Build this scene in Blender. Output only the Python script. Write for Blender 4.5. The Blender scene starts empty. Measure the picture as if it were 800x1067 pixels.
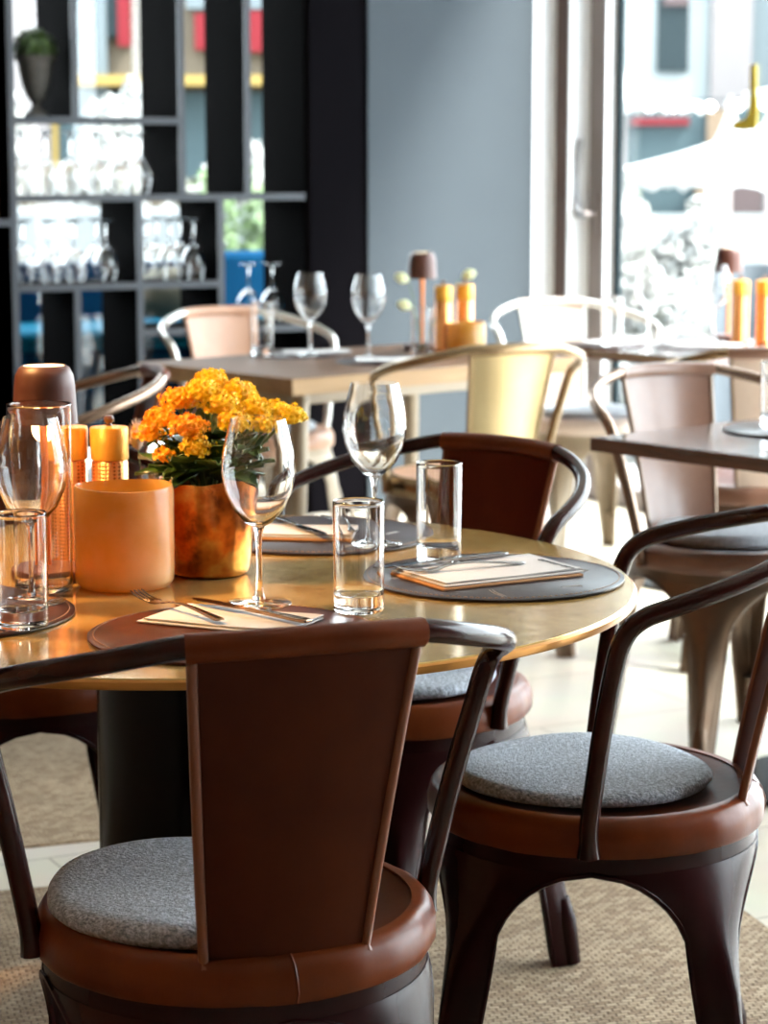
import bpy, math, random
from mathutils import Vector, Matrix
random.seed(7)
PI = math.pi
R = math.radians
sc = bpy.context.scene
COL = sc.collection

# ------------------------------------------------------------------ materials
def mat(name, color, rough=0.5, metal=0.0, spec=0.5, noise=None, bump=None, coat=0.0, sheen=0.0, sss=0.0, emit=None, alpha=None, trans=0.0, ior=1.5):
    """noise = (scale, colour2, contrast_lo, contrast_hi); bump = (scale, strength, distance)"""
    m = bpy.data.materials.new(name); m.use_nodes = True
    nt = m.node_tree; N = nt.nodes; L = nt.links
    b = N['Principled BSDF']
    b.inputs['Base Color'].default_value = (*color, 1)
    b.inputs['Roughness'].default_value = rough
    b.inputs['Metallic'].default_value = metal
    b.inputs['Specular IOR Level'].default_value = spec
    b.inputs['IOR'].default_value = ior
    b.inputs['Coat Weight'].default_value = coat
    b.inputs['Coat Roughness'].default_value = 0.15
    b.inputs['Sheen Weight'].default_value = sheen
    b.inputs['Transmission Weight'].default_value = trans
    if sss:
        b.inputs['Subsurface Weight'].default_value = sss
        b.inputs['Subsurface Radius'].default_value = (0.03, 0.012, 0.004)
    if emit:
        b.inputs['Emission Color'].default_value = (*emit[0], 1)
        b.inputs['Emission Strength'].default_value = emit[1]
    tc = N.new('ShaderNodeTexCoord')
    if noise:
        n = N.new('ShaderNodeTexNoise'); n.inputs['Scale'].default_value = noise[0]; n.inputs['Detail'].default_value = 6
        n.inputs['Roughness'].default_value = 0.6
        L.new(tc.outputs['Object'], n.inputs['Vector'])
        r = N.new('ShaderNodeValToRGB')
        r.color_ramp.elements[0].position = noise[2]; r.color_ramp.elements[0].color = (*color, 1)
        r.color_ramp.elements[1].position = noise[3]; r.color_ramp.elements[1].color = (*noise[1], 1)
        L.new(n.outputs['Fac'], r.inputs['Fac']); L.new(r.outputs['Color'], b.inputs['Base Color'])
    if bump:
        n2 = N.new('ShaderNodeTexNoise'); n2.inputs['Scale'].default_value = bump[0]; n2.inputs['Detail'].default_value = 4
        L.new(tc.outputs['Object'], n2.inputs['Vector'])
        bm_ = N.new('ShaderNodeBump'); bm_.inputs['Strength'].default_value = bump[1]; bm_.inputs['Distance'].default_value = bump[2]
        L.new(n2.outputs['Fac'], bm_.inputs['Height']); L.new(bm_.outputs['Normal'], b.inputs['Normal'])
    return m

def glass_thin(name, tint=(1, 1, 1), base=0.04, rough=0.0):
    """thin pane: see-through with a Fresnel reflection"""
    m = bpy.data.materials.new(name); m.use_nodes = True
    nt = m.node_tree; N = nt.nodes; L = nt.links
    N.remove(N['Principled BSDF']); out = N['Material Output']
    t = N.new('ShaderNodeBsdfTransparent'); t.inputs['Color'].default_value = (*tint, 1)
    g = N.new('ShaderNodeBsdfGlossy'); g.inputs['Roughness'].default_value = rough
    lw = N.new('ShaderNodeLayerWeight'); lw.inputs['Blend'].default_value = 0.5
    pw_ = N.new('ShaderNodeMath'); pw_.operation = 'POWER'; pw_.inputs[1].default_value = 5.0
    f = N.new('ShaderNodeMath'); f.operation = 'MULTIPLY_ADD'; f.inputs[1].default_value = 0.96; f.inputs[2].default_value = base
    L.new(lw.outputs['Facing'], pw_.inputs[0]); L.new(pw_.outputs[0], f.inputs[0])
    mx = N.new('ShaderNodeMixShader')
    L.new(f.outputs[0], mx.inputs['Fac']); L.new(t.outputs[0], mx.inputs[1]); L.new(g.outputs[0], mx.inputs[2])
    L.new(mx.outputs[0], out.inputs['Surface'])
    return m

def glass_real(name, color=(1, 1, 1), ior=1.47):
    m = bpy.data.materials.new(name); m.use_nodes = True
    nt = m.node_tree; N = nt.nodes; L = nt.links
    N.remove(N['Principled BSDF']); out = N['Material Output']
    g = N.new('ShaderNodeBsdfGlass'); g.inputs['Color'].default_value = (*color, 1); g.inputs['IOR'].default_value = ior
    g.inputs['Roughness'].default_value = 0.0
    L.new(g.outputs[0], out.inputs['Surface'])
    return m

M = {}
M['leather'] = mat('brown_leather', (0.052, 0.0090, 0.0022), 0.42, spec=0.10, noise=(6, (0.090, 0.018, 0.0045), 0.35, 0.75), bump=(60, 0.12, 0.002))
M['leather_light'] = mat('cognac_leather', (0.155, 0.031, 0.006), 0.34, spec=0.18, noise=(9, (0.085, 0.016, 0.0035), 0.4, 0.75), bump=(30, 0.25, 0.003))
M['leather_red'] = mat('red_brown_leather', (0.070, 0.0065, 0.0015), 0.34, spec=0.15, noise=(6, (0.10, 0.012, 0.003), 0.35, 0.75), bump=(60, 0.1, 0.002))
M['tube_maroon'] = mat('maroon_tube', (0.024, 0.0042, 0.003), 0.18, spec=0.28, noise=(14, (0.042, 0.008, 0.005), 0.4, 0.8))
M['leg_maroon'] = mat('maroon_painted_steel', (0.017, 0.0032, 0.0036), 0.27, spec=0.15, noise=(5, (0.034, 0.006, 0.006), 0.45, 0.75), bump=(20, 0.1, 0.002))
M['edge_brown'] = mat('waxed_edge', (0.20, 0.055, 0.018), 0.35)
M['bronze'] = mat('worn_bronze_steel', (0.19, 0.135, 0.095), 0.33, metal=0.85, noise=(5, (0.12, 0.07, 0.045), 0.4, 0.7), bump=(15, 0.1, 0.002))
M['bronze_leather'] = mat('taupe_leather', (0.165, 0.078, 0.05), 0.30, noise=(6, (0.23, 0.12, 0.08), 0.35, 0.7), coat=0.3)
M['bronze_tube'] = mat('bronze_tube', (0.28, 0.19, 0.14), 0.25, metal=0.9)
M['brass_panel'] = mat('pale_brass_sheet', (0.62, 0.49, 0.27), 0.32, metal=0.8, noise=(4, (0.52, 0.40, 0.21), 0.4, 0.7))
M['brass_tube'] = mat('old_brass_tube', (0.33, 0.23, 0.13), 0.27, metal=0.9)
M['pale_leather'] = mat('sunlit_tone_leather', (0.62, 0.50, 0.42), 0.38, noise=(6, (0.54, 0.36, 0.26), 0.45, 0.75), coat=0.3)  # pinkish brown leather, strong window light painted into its pale colour
M['pale_tube'] = mat('pale_steel_tube', (0.62, 0.60, 0.56), 0.25, metal=0.7)
M['tan'] = mat('tan_leather', (0.50, 0.28, 0.18), 0.35, noise=(6, (0.42, 0.21, 0.12), 0.4, 0.75))

def felt_material(name, c1, c2):
    m = mat(name, c1, 0.95, noise=(190, c2, 0.40, 0.66), bump=(300, 1.0, 0.006), sheen=0.4)
    return m
M['felt'] = felt_material('grey_felt', (0.25, 0.285, 0.34), (0.76, 0.81, 0.90))
M['felt_pale'] = felt_material('pale_grey_felt', (0.30, 0.33, 0.37), (0.60, 0.63, 0.67))

# hammered brass table top
def brass_top():
    m = bpy.data.materials.new('aged_brass_top'); m.use_nodes = True
    nt = m.node_tree; N = nt.nodes; L = nt.links; b = N['Principled BSDF']
    tc = N.new('ShaderNodeTexCoord')
    n = N.new('ShaderNodeTexNoise'); n.inputs['Scale'].default_value = 14; n.inputs['Detail'].default_value = 10; n.inputs['Roughness'].default_value = 0.7
    L.new(tc.outputs['Object'], n.inputs['Vector'])
    r = N.new('ShaderNodeValToRGB'); e = r.color_ramp.elements
    e[0].position = 0.35; e[0].color = (0.50, 0.28, 0.065, 1); e[1].position = 0.62; e[1].color = (0.72, 0.48, 0.17, 1)
    L.new(n.outputs['Fac'], r.inputs['Fac']); L.new(r.outputs['Color'], b.inputs['Base Color'])
    b.inputs['Metallic'].default_value = 0.55
    rr = N.new('ShaderNodeMapRange'); rr.inputs['To Min'].default_value = 0.08; rr.inputs['To Max'].default_value = 0.26
    n3 = N.new('ShaderNodeTexNoise'); n3.inputs['Scale'].default_value = 60; n3.inputs['Detail'].default_value = 6
    L.new(tc.outputs['Object'], n3.inputs['Vector']); L.new(n3.outputs['Fac'], rr.inputs['Value']); L.new(rr.outputs['Result'], b.inputs['Roughness'])
    bp = N.new('ShaderNodeBump'); bp.inputs['Strength'].default_value = 0.10; bp.inputs['Distance'].default_value = 0.002
    L.new(n3.outputs['Fac'], bp.inputs['Height']); L.new(bp.outputs['Normal'], b.inputs['Normal'])
    return m
M['brass_top'] = brass_top()
M['brass_edge'] = mat('brass_edge', (0.55, 0.24, 0.05), 0.3, metal=0.6)
M['black_metal'] = mat('black_painted_metal', (0.0015, 0.0015, 0.002), 0.22, spec=0.14)

def wood(name, c1, c2, scale=(1, 12, 12), rough=0.4, spec=0.25, coat=0.0):
    m = bpy.data.materials.new(name); m.use_nodes = True
    nt = m.node_tree; N = nt.nodes; L = nt.links; b = N['Principled BSDF']
    tc = N.new('ShaderNodeTexCoord'); mp = N.new('ShaderNodeMapping'); mp.inputs['Scale'].default_value = scale
    n = N.new('ShaderNodeTexNoise'); n.inputs['Scale'].default_value = 3; n.inputs['Detail'].default_value = 8; n.inputs['Distortion'].default_value = 0.6
    L.new(tc.outputs['Object'], mp.inputs['Vector']); L.new(mp.outputs['Vector'], n.inputs['Vector'])
    r = N.new('ShaderNodeValToRGB'); e = r.color_ramp.elements
    e[0].position = 0.3; e[0].color = (*c1, 1); e[1].position = 0.72; e[1].color = (*c2, 1)
    L.new(n.outputs['Fac'], r.inputs['Fac']); L.new(r.outputs['Color'], b.inputs['Base Color'])
    b.inputs['Roughness'].default_value = rough; b.inputs['Specular IOR Level'].default_value = spec
    b.inputs['Coat Weight'].default_value = coat; b.inputs['Coat Roughness'].default_value = 0.12
    bp = N.new('ShaderNodeBump'); bp.inputs['Strength'].default_value = 0.15; bp.inputs['Distance'].default_value = 0.002
    L.new(n.outputs['Fac'], bp.inputs['Height']); L.new(bp.outputs['Normal'], b.inputs['Normal'])
    return m
M['oak'] = wood('oiled_oak', (0.085, 0.043, 0.022), (0.17, 0.092, 0.052), rough=0.42)
M['oak_edge'] = wood('raw_oak_edge', (0.30, 0.18, 0.085), (0.42, 0.27, 0.14), rough=0.5)
M['dark_wood'] = wood('dark_walnut', (0.055, 0.022, 0.016), (0.12, 0.052, 0.035), rough=0.2, spec=0.6, coat=1.0)
M['pale_leg'] = mat('pale_painted_steel', (0.34, 0.27, 0.19), 0.4, metal=0.2)

# tile floor
def tile_floor():
    m = bpy.data.materials.new('cream_stone_tiles'); m.use_nodes = True
    nt = m.node_tree; N = nt.nodes; L = nt.links; b = N['Principled BSDF']
    tc = N.new('ShaderNodeTexCoord'); mp = N.new('ShaderNodeMapping'); mp.inputs['Rotation'].default_value = (0, 0, R(-27))
    br = N.new('ShaderNodeTexBrick'); br.offset = 0.5
    br.inputs['Scale'].default_value = 1.0; br.inputs['Brick Width'].default_value = 0.9; br.inputs['Row Height'].default_value = 0.45
    br.inputs['Mortar Size'].default_value = 0.003; br.inputs['Color1'].default_value = (0.62, 0.56, 0.46, 1)
    br.inputs['Color2'].default_value = (0.68, 0.62, 0.52, 1); br.inputs['Mortar'].default_value = (0.33, 0.28, 0.22, 1)
    L.new(tc.outputs['Object'], mp.inputs['Vector']); L.new(mp.outputs['Vector'], br.inputs['Vector'])
    n = N.new('ShaderNodeTexNoise'); n.inputs['Scale'].default_value = 5; n.inputs['Detail'].default_value = 6
    L.new(tc.outputs['Object'], n.inputs['Vector'])
    mx = N.new('ShaderNodeMix'); mx.data_type = 'RGBA'; mx.blend_type = 'MULTIPLY'; mx.inputs['Factor'].default_value = 0.25
    L.new(br.outputs['Color'], mx.inputs['A']); L.new(n.outputs['Color'], mx.inputs['B'])
    L.new(mx.outputs['Result'], b.inputs['Base Color'])
    b.inputs['Roughness'].default_value = 0.28
    return m
M['tiles'] = tile_floor()

def sisal():
    m = bpy.data.materials.new('woven_sisal'); m.use_nodes = True
    nt = m.node_tree; N = nt.nodes; L = nt.links; b = N['Principled BSDF']
    tc = N.new('ShaderNodeTexCoord')
    br = N.new('ShaderNodeTexBrick'); br.offset = 0.5
    br.inputs['Scale'].default_value = 1.0; br.inputs['Brick Width'].default_value = 0.020; br.inputs['Row Height'].default_value = 0.0105
    br.inputs['Mortar Size'].default_value = 0.0022; br.inputs['Mortar Smooth'].default_value = 1.0
    br.inputs['Color1'].default_value = (0.27, 0.165, 0.085, 1); br.inputs['Color2'].default_value = (0.55, 0.39, 0.23, 1); br.inputs['Mortar'].default_value = (0.09, 0.05, 0.025, 1)
    nd = N.new('ShaderNodeTexNoise'); nd.inputs['Scale'].default_value = 25; nd.inputs['Detail'].default_value = 4
    mxv = N.new('ShaderNodeVectorMath'); mxv.operation = 'MULTIPLY_ADD'; mxv.inputs[1].default_value = (0.012, 0.012, 0)
    L.new(tc.outputs['Object'], nd.inputs['Vector']); L.new(nd.outputs['Color'], mxv.inputs[0]); L.new(tc.outputs['Object'], mxv.inputs[2])
    L.new(mxv.outputs[0], br.inputs['Vector'])
    n = N.new('ShaderNodeTexNoise'); n.inputs['Scale'].default_value = 9; n.inputs['Detail'].default_value = 5
    L.new(tc.outputs['Object'], n.inputs['Vector'])
    mx = N.new('ShaderNodeMix'); mx.data_type = 'RGBA'; mx.blend_type = 'MULTIPLY'; mx.inputs['Factor'].default_value = 0.35
    L.new(br.outputs['Color'], mx.inputs['A']); L.new(n.outputs['Fac'], mx.inputs['B'])
    gm = N.new('ShaderNodeGamma'); gm.inputs['Gamma'].default_value = 0.85
    L.new(mx.outputs['Result'], gm.inputs['Color']); L.new(gm.outputs['Color'], b.inputs['Base Color'])
    b.inputs['Roughness'].default_value = 0.9
    bp = N.new('ShaderNodeBump'); bp.inputs['Strength'].default_value = 0.9; bp.inputs['Distance'].default_value = 0.004; bp.invert = True
    L.new(br.outputs['Fac'], bp.inputs['Height']); L.new(bp.outputs['Normal'], b.inputs['Normal'])
    return m
M['sisal'] = sisal()

M['glass'] = glass_real('clear_glass')
M['glass_thin'] = glass_thin('thin_clear_glass', (0.97, 0.98, 0.98))
M['pane'] = glass_thin('window_glass', (0.96, 0.98, 0.98))
M['mat_dark'] = mat('dark_leather_mat', (0.025, 0.010, 0.009), 0.30, spec=0.3, noise=(12, (0.04, 0.016, 0.014), 0.4, 0.7), bump=(120, 0.15, 0.001))
M['mat_window_grey'] = mat('window_sheen_leather_mat', (0.030, 0.024, 0.030), 0.30, spec=0.3, noise=(12, (0.05, 0.04, 0.046), 0.4, 0.7), bump=(120, 0.15, 0.001))  # dark leather with the window's greyish purple reflection painted into its colour
M['mat_brown'] = mat('brown_leather_mat', (0.085, 0.018, 0.006), 0.34, spec=0.25, noise=(12, (0.055, 0.012, 0.005), 0.4, 0.7), bump=(120, 0.15, 0.001))
M['stitch'] = mat('stitch_thread', (0.42, 0.24, 0.14), 0.7)
M['crease'] = mat('pale_crease', (0.55, 0.52, 0.50), 0.5)
M['napkin'] = mat('white_paper_napkin', (0.62, 0.60, 0.59), 0.85, bump=(80, 0.2, 0.001))
M['napkin_brown'] = mat('kraft_paper', (0.62, 0.32, 0.14), 0.8)
M['ink'] = mat('printed_ink', (0.03, 0.03, 0.03), 0.6)
M['steel'] = mat('polished_steel', (0.36, 0.36, 0.37), 0.16, metal=1.0)
M['steel_warm'] = mat('bronze_tinted_steel', (0.40, 0.27, 0.18), 0.2, metal=1.0)

def amber_glass():
    m = bpy.data.materials.new('frosted_amber_glass'); m.use_nodes = True
    nt = m.node_tree; N = nt.nodes; L = nt.links; N.remove(N['Principled BSDF']); out = N['Material Output']
    tc = N.new('ShaderNodeTexCoord'); n = N.new('ShaderNodeTexNoise'); n.inputs['Scale'].default_value = 11; n.inputs['Detail'].default_value = 7
    L.new(tc.outputs['Object'], n.inputs['Vector'])
    r = N.new('ShaderNodeValToRGB'); e = r.color_ramp.elements
    e[0].position = 0.36; e[0].color = (0.62, 0.33, 0.07, 1); e[1].position = 0.62; e[1].color = (0.90, 0.63, 0.29, 1)
    L.new(n.outputs['Fac'], r.inputs['Fac'])
    d = N.new('ShaderNodeBsdfDiffuse'); t = N.new('ShaderNodeBsdfTranslucent'); g = N.new('ShaderNodeBsdfGlossy'); g.inputs['Roughness'].default_value = 0.25
    t.inputs['Color'].default_value = (1.0, 0.52, 0.07, 1)
    L.new(r.outputs['Color'], d.inputs['Color'])
    m1 = N.new('ShaderNodeMixShader'); m1.inputs['Fac'].default_value = 0.5
    L.new(d.outputs[0], m1.inputs[1]); L.new(t.outputs[0], m1.inputs[2])
    f = N.new('ShaderNodeFresnel'); f.inputs['IOR'].default_value = 1.4
    m2 = N.new('ShaderNodeMixShader'); L.new(f.outputs[0], m2.inputs['Fac']); L.new(m1.outputs[0], m2.inputs[1]); L.new(g.outputs[0], m2.inputs[2])
    L.new(m2.outputs[0], out.inputs['Surface'])
    return m
M['amber'] = amber_glass()
M['wax'] = mat('candle_wax', (0.85, 0.72, 0.5), 0.5, sss=0.3)
M['mill_cap'] = mat('golden_mill_cap', (0.80, 0.36, 0.04), 0.35, metal=0.35, noise=(20, (0.90, 0.46, 0.07), 0.4, 0.7))
def perforated():
    m = bpy.data.materials.new('dimpled_copper'); m.use_nodes = True
    nt = m.node_tree; N = nt.nodes; L = nt.links; b = N['Principled BSDF']
    b.inputs['Metallic'].default_value = 0.9; b.inputs['Roughness'].default_value = 0.28
    tc = N.new('ShaderNodeTexCoord')
    w = N.new('ShaderNodeTexVoronoi'); w.inputs['Scale'].default_value = 190; w.inputs['Randomness'].default_value = 0.0
    L.new(tc.outputs['Object'], w.inputs['Vector'])
    r = N.new('ShaderNodeValToRGB'); e = r.color_ramp.elements
    e[0].position = 0.25; e[0].color = (0.30, 0.08, 0.015, 1); e[1].position = 0.4; e[1].color = (0.85, 0.36, 0.12, 1)
    L.new(w.outputs['Distance'], r.inputs['Fac']); L.new(r.outputs['Color'], b.inputs['Base Color'])
    bp = N.new('ShaderNodeBump'); bp.inputs['Strength'].default_value = 0.5; bp.inputs['Distance'].default_value = 0.002
    L.new(w.outputs['Distance'], bp.inputs['Height']); L.new(bp.outputs['Normal'], b.inputs['Normal'])
    return m
M['mill_body'] = perforated()
M['copper'] = mat('copper', (0.75, 0.30, 0.12), 0.25, metal=1.0)
M['copper_paint'] = mat('orange_copper_stem', (0.85, 0.27, 0.05), 0.35, metal=0.4)
M['brown_knob'] = mat('brown_wood_knob', (0.09, 0.03, 0.012), 0.3)
M['shade'] = mat('brown_lamp_shade', (0.075, 0.024, 0.015), 0.45, metal=0.1)
M['diffuser'] = mat('lamp_diffuser', (0.9, 0.8, 0.6), 0.4, emit=((1.0, 0.80, 0.48), 2.2))
def pot_mat():
    m = bpy.data.materials.new('mottled_copper_glaze'); m.use_nodes = True
    nt = m.node_tree; N = nt.nodes; L = nt.links; b = N['Principled BSDF']
    tc = N.new('ShaderNodeTexCoord'); n = N.new('ShaderNodeTexNoise'); n.inputs['Scale'].default_value = 16; n.inputs['Detail'].default_value = 9; n.inputs['Roughness'].default_value = 0.65
    L.new(tc.outputs['Object'], n.inputs['Vector'])
    r = N.new('ShaderNodeValToRGB'); e = r.color_ramp.elements
    e[0].position = 0.38; e[0].color = (0.16, 0.04, 0.012, 1); e[1].position = 0.66; e[1].color = (0.62, 0.42, 0.16, 1)
    x = r.color_ramp.elements.new(0.52); x.color = (0.50, 0.16, 0.035, 1)
    L.new(n.outputs['Fac'], r.inputs['Fac']); L.new(r.outputs['Color'], b.inputs['Base Color'])
    b.inputs['Metallic'].default_value = 0.9; b.inputs['Roughness'].default_value = 0.2
    bp = N.new('ShaderNodeBump'); bp.inputs['Strength'].default_value = 0.25; bp.inputs['Distance'].default_value = 0.004
    L.new(n.outputs['Fac'], bp.inputs['Height']); L.new(bp.outputs['Normal'], b.inputs['Normal'])
    return m
M['pot'] = pot_mat()
M['soil'] = mat('soil', (0.03, 0.02, 0.012), 0.95, bump=(90, 0.6, 0.004))
M['petal'] = mat('yellow_petals', (0.90, 0.56, 0.010), 0.5, noise=(30, (0.95, 0.72, 0.03), 0.35, 0.65), sss=0.15)
M['petal_orange'] = mat('orange_yellow_petals', (0.92, 0.38, 0.010), 0.5, noise=(30, (0.95, 0.58, 0.02), 0.35, 0.65), sss=0.15)
M['leaf'] = mat('succulent_leaf', (0.030, 0.075, 0.012), 0.35, noise=(25, (0.070, 0.14, 0.022), 0.4, 0.7), coat=0.2)
M['stem_green'] = mat('green_stem', (0.10, 0.16, 0.04), 0.5)
M['tulip'] = mat('cream_petals', (0.80, 0.82, 0.50), 0.5, sss=0.1)
M['bunny'] = mat('bunny_tail_grass', (0.62, 0.45, 0.32), 0.9, bump=(300, 0.8, 0.004))
# room
M['blue_wall'] = mat('grey_blue_plaster', (0.050, 0.060, 0.070), 0.85, spec=0.12, noise=(1.5, (0.054, 0.065, 0.075), 0.35, 0.7))
M['black_wall'] = mat('black_plaster', (0.0022, 0.0018, 0.0026), 0.9, spec=0.03)
M['plaster'] = mat('warm_white_plaster', (0.20, 0.16, 0.13), 0.85, noise=(2, (0.18, 0.145, 0.12), 0.4, 0.7))
M['warm_wall'] = mat('terracotta_plaster', (0.42, 0.18, 0.07), 0.8, noise=(2, (0.38, 0.16, 0.06), 0.4, 0.7))
M['ceiling'] = mat('ceiling_paint', (0.60, 0.58, 0.55), 0.9)
M['shelf_panel'] = mat('black_brown_board', (0.0006, 0.00035, 0.00035), 0.9, spec=0.008)
M['shelf_edge'] = mat('grey_front_edging', (0.055, 0.060, 0.070), 0.5, spec=0.2)  # grey tone for the strips along board and upright fronts
M['frame_white'] = mat('white_window_frame', (0.72, 0.74, 0.78), 0.35)
M['handle'] = mat('satin_grey_handle', (0.30, 0.31, 0.33), 0.3, metal=0.5)
M['frame_taupe'] = mat('taupe_window_reveal', (0.11, 0.075, 0.066), 0.6, spec=0.2)
M['frame_grey'] = mat('warm_grey_sash', (0.24, 0.205, 0.20), 0.5, spec=0.3)
M['gasket'] = mat('dark_teal_gasket', (0.0015, 0.010, 0.014), 0.5, spec=0.2)
M['teal'] = mat('teal_velvet', (0.0004, 0.022, 0.055), 0.9, spec=0.05)
M['teal_light'] = mat('light_teal_velvet', (0.0005, 0.050, 0.085), 0.9, spec=0.05)
M['cream'] = mat('cream_linen', (0.09, 0.08, 0.05), 0.9)
M['urn'] = mat('grey_brown_stone', (0.06, 0.055, 0.048), 0.7, noise=(18, (0.11, 0.10, 0.09), 0.4, 0.7))
M['boxwood'] = mat('boxwood_leaves', (0.025, 0.055, 0.008), 0.6, noise=(40, (0.07, 0.12, 0.018), 0.4, 0.7))
# outdoors
M['white_facade'] = mat('pale_facade', (0.16, 0.175, 0.175), 0.8)
M['pink_facade'] = mat('pale_pink_facade', (0.095, 0.085, 0.085), 0.8)
M['blue_grey_facade'] = mat('blue_grey_facade', (0.050, 0.064, 0.070), 0.8)
M['win_dark'] = mat('far_window_glass', (0.008, 0.014, 0.016), 0.5, spec=0.1)
M['blind'] = mat('brown_blind', (0.035, 0.020, 0.020), 0.8)
M['canvas'] = mat('white_canvas', (0.30, 0.30, 0.295), 0.9)
M['screen'] = mat('off_white_screen', (0.085, 0.095, 0.10), 0.9)
M['shop_dark'] = mat('dark_teal_shopfront', (0.022, 0.038, 0.043), 0.6, spec=0.2)
M['red'] = mat('red_sign', (0.085, 0.006, 0.009), 0.6, spec=0.1)
M['peach'] = mat('peach_panel', (0.085, 0.055, 0.030), 0.7)
M['beige'] = mat('beige_render', (0.055, 0.042, 0.026), 0.8)
M['yellow'] = mat('yellow_awning', (0.13, 0.085, 0.012), 0.8)
M['yellow_vinyl'] = mat('yellow_vinyl', (0.50, 0.38, 0.02), 0.5)
M['paving'] = mat('pale_paving', (0.35, 0.35, 0.34), 0.8)
M['blossom'] = mat('white_blossom', (0.20, 0.20, 0.19), 0.8, noise=(3, (0.075, 0.08, 0.055), 0.52, 0.64))
M['green_leaves'] = mat('fresh_green_leaves', (0.020, 0.045, 0.008), 0.7, noise=(3, (0.06, 0.10, 0.03), 0.4, 0.7))
M['bulb'] = mat('lit_bulb', (1, 1, 1), 0.3, emit=((1, 0.97, 0.9), 6))
M['chair_grey'] = mat('grey_blue_weave', (0.05, 0.06, 0.07), 0.8)

# ------------------------------------------------------------------ mesh helpers
class MB:
    def __init__(s): s.v = []; s.f = []
    def add(s, vs, fs):
        o = len(s.v); s.v += [tuple(v) for v in vs]; s.f += [tuple(i + o for i in f) for f in fs]; return s
    def box(s, c, d, rz=0):
        cx, cy, cz = c; x, y, z = d[0]/2, d[1]/2, d[2]/2
        co, si = math.cos(rz), math.sin(rz)
        vs = []
        for sz in (-1, 1):
            for sx, sy in ((-1, -1), (1, -1), (1, 1), (-1, 1)):
                a, b = sx*x, sy*y
                vs.append((cx + a*co - b*si, cy + a*si + b*co, cz + sz*z))
        return s.add(vs, [(3, 2, 1, 0), (4, 5, 6, 7), (0, 1, 5, 4), (1, 2, 6, 5), (2, 3, 7, 6), (3, 0, 4, 7)])
    def lathe(s, prof, n=48, c=(0, 0, 0), wob=None):
        vs = []; fs = []; idx = []
        for (r, z) in prof:
            if r < 1e-6:
                idx.append([len(vs)]); vs.append((c[0], c[1], c[2] + z))
            else:
                row = []
                for i in range(n):
                    a = 2*PI*i/n; rr = r; zz = z
                    if wob: rr, zz = wob(a, r, z)
                    row.append(len(vs)); vs.append((c[0] + rr*math.cos(a), c[1] + rr*math.sin(a), c[2] + zz))
                idx.append(row)
        for A, B in zip(idx[:-1], idx[1:]):
            if len(A) == 1 and len(B) == 1: continue
            for i in range(n):
                j = (i + 1) % n
                if len(A) == 1: fs.append((A[0], B[j], B[i]))
                elif len(B) == 1: fs.append((A[i], A[j], B[0]))
                else: fs.append((A[i], A[j], B[j], B[i]))
        return s.add(vs, fs)
    def tube(s, pts, r, n=12, cap=True, flat=1.0):
        P = [Vector(p) for p in pts]; k = len(P); rs = r if isinstance(r, (list, tuple)) else [r]*k
        T = []
        for i in range(k):
            a = P[max(i-1, 0)]; b = P[min(i+1, k-1)]; T.append((b - a).normalized())
        up = Vector((0, 0, 1))
        if abs(T[0].dot(up)) > 0.95: up = Vector((0, 1, 0))
        u = (up - T[0]*up.dot(T[0])).normalized(); vs = []; fs = []
        for i in range(k):
            u = (u - T[i]*u.dot(T[i])).normalized(); w = T[i].cross(u)
            for j in range(n):
                a = 2*PI*j/n; vs.append(P[i] + u*(math.cos(a)*rs[i]) + w*(math.sin(a)*rs[i]*flat))
        for i in range(k-1):
            for j in range(n):
                q = (j+1) % n; fs.append((i*n+j, i*n+q, (i+1)*n+q, (i+1)*n+j))
        if cap: fs.append(tuple(range(n-1, -1, -1))); fs.append(tuple((k-1)*n + j for j in range(n)))
        return s.add(vs, fs)
    def sheet(s, grid, th):
        """grid[i][j] of points -> closed slab of thickness th along local normals"""
        ni, nj = len(grid), len(grid[0]); G = [[Vector(p) for p in row] for row in grid]
        top = []; bot = []
        for i in range(ni):
            for j in range(nj):
                a = G[min(i+1, ni-1)][j] - G[max(i-1, 0)][j]; b = G[i][min(j+1, nj-1)] - G[i][max(j-1, 0)]
                nn = a.cross(b)
                nn = nn.normalized() if nn.length > 1e-12 else Vector((0, 0, 1))
                top.append(G[i][j] + nn*th/2); bot.append(G[i][j] - nn*th/2)
        vs = top + bot; o = ni*nj; fs = []
        for i in range(ni-1):
            for j in range(nj-1):
                a = i*nj+j; fs.append((a, a+nj, a+nj+1, a+1)); fs.append((o+a, o+a+1, o+a+nj+1, o+a+nj))
        for j in range(nj-1):
            fs.append((j, j+1, o+j+1, o+j)); a = (ni-1)*nj+j; fs.append((a+1, a, o+a, o+a+1))
        for i in range(ni-1):
            a = i*nj; fs.append((a+nj, a, o+a, o+a+nj)); a = i*nj+nj-1; fs.append((a, a+nj, o+a+nj, o+a))
        return s.add(vs, fs)
    def prism(s, poly, z0, z1):
        n = len(poly); vs = [(x, y, z0) for x, y in poly] + [(x, y, z1) for x, y in poly]
        fs = [tuple(range(n-1, -1, -1)), tuple(range(n, 2*n))] + [(i, (i+1) % n, n+(i+1) % n, n+i) for i in range(n)]
        return s.add(vs, fs)
    def sphere(s, c, r, n=12, m=8, sc_=(1, 1, 1)):
        prof = [(r*math.sin(PI*i/m), -r*math.cos(PI*i/m)) for i in range(m+1)]
        prof[0] = (0, -r); prof[-1] = (0, r); o = len(s.v)
        s.lathe(prof, n)
        for i in range(o, len(s.v)):
            x, y, z = s.v[i]; s.v[i] = (c[0]+x*sc_[0], c[1]+y*sc_[1], c[2]+z*sc_[2])
        return s
    def xf(s, mtx, start=0):
        for i in range(start, len(s.v)): s.v[i] = tuple(mtx @ Vector(s.v[i]))
        return s

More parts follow.
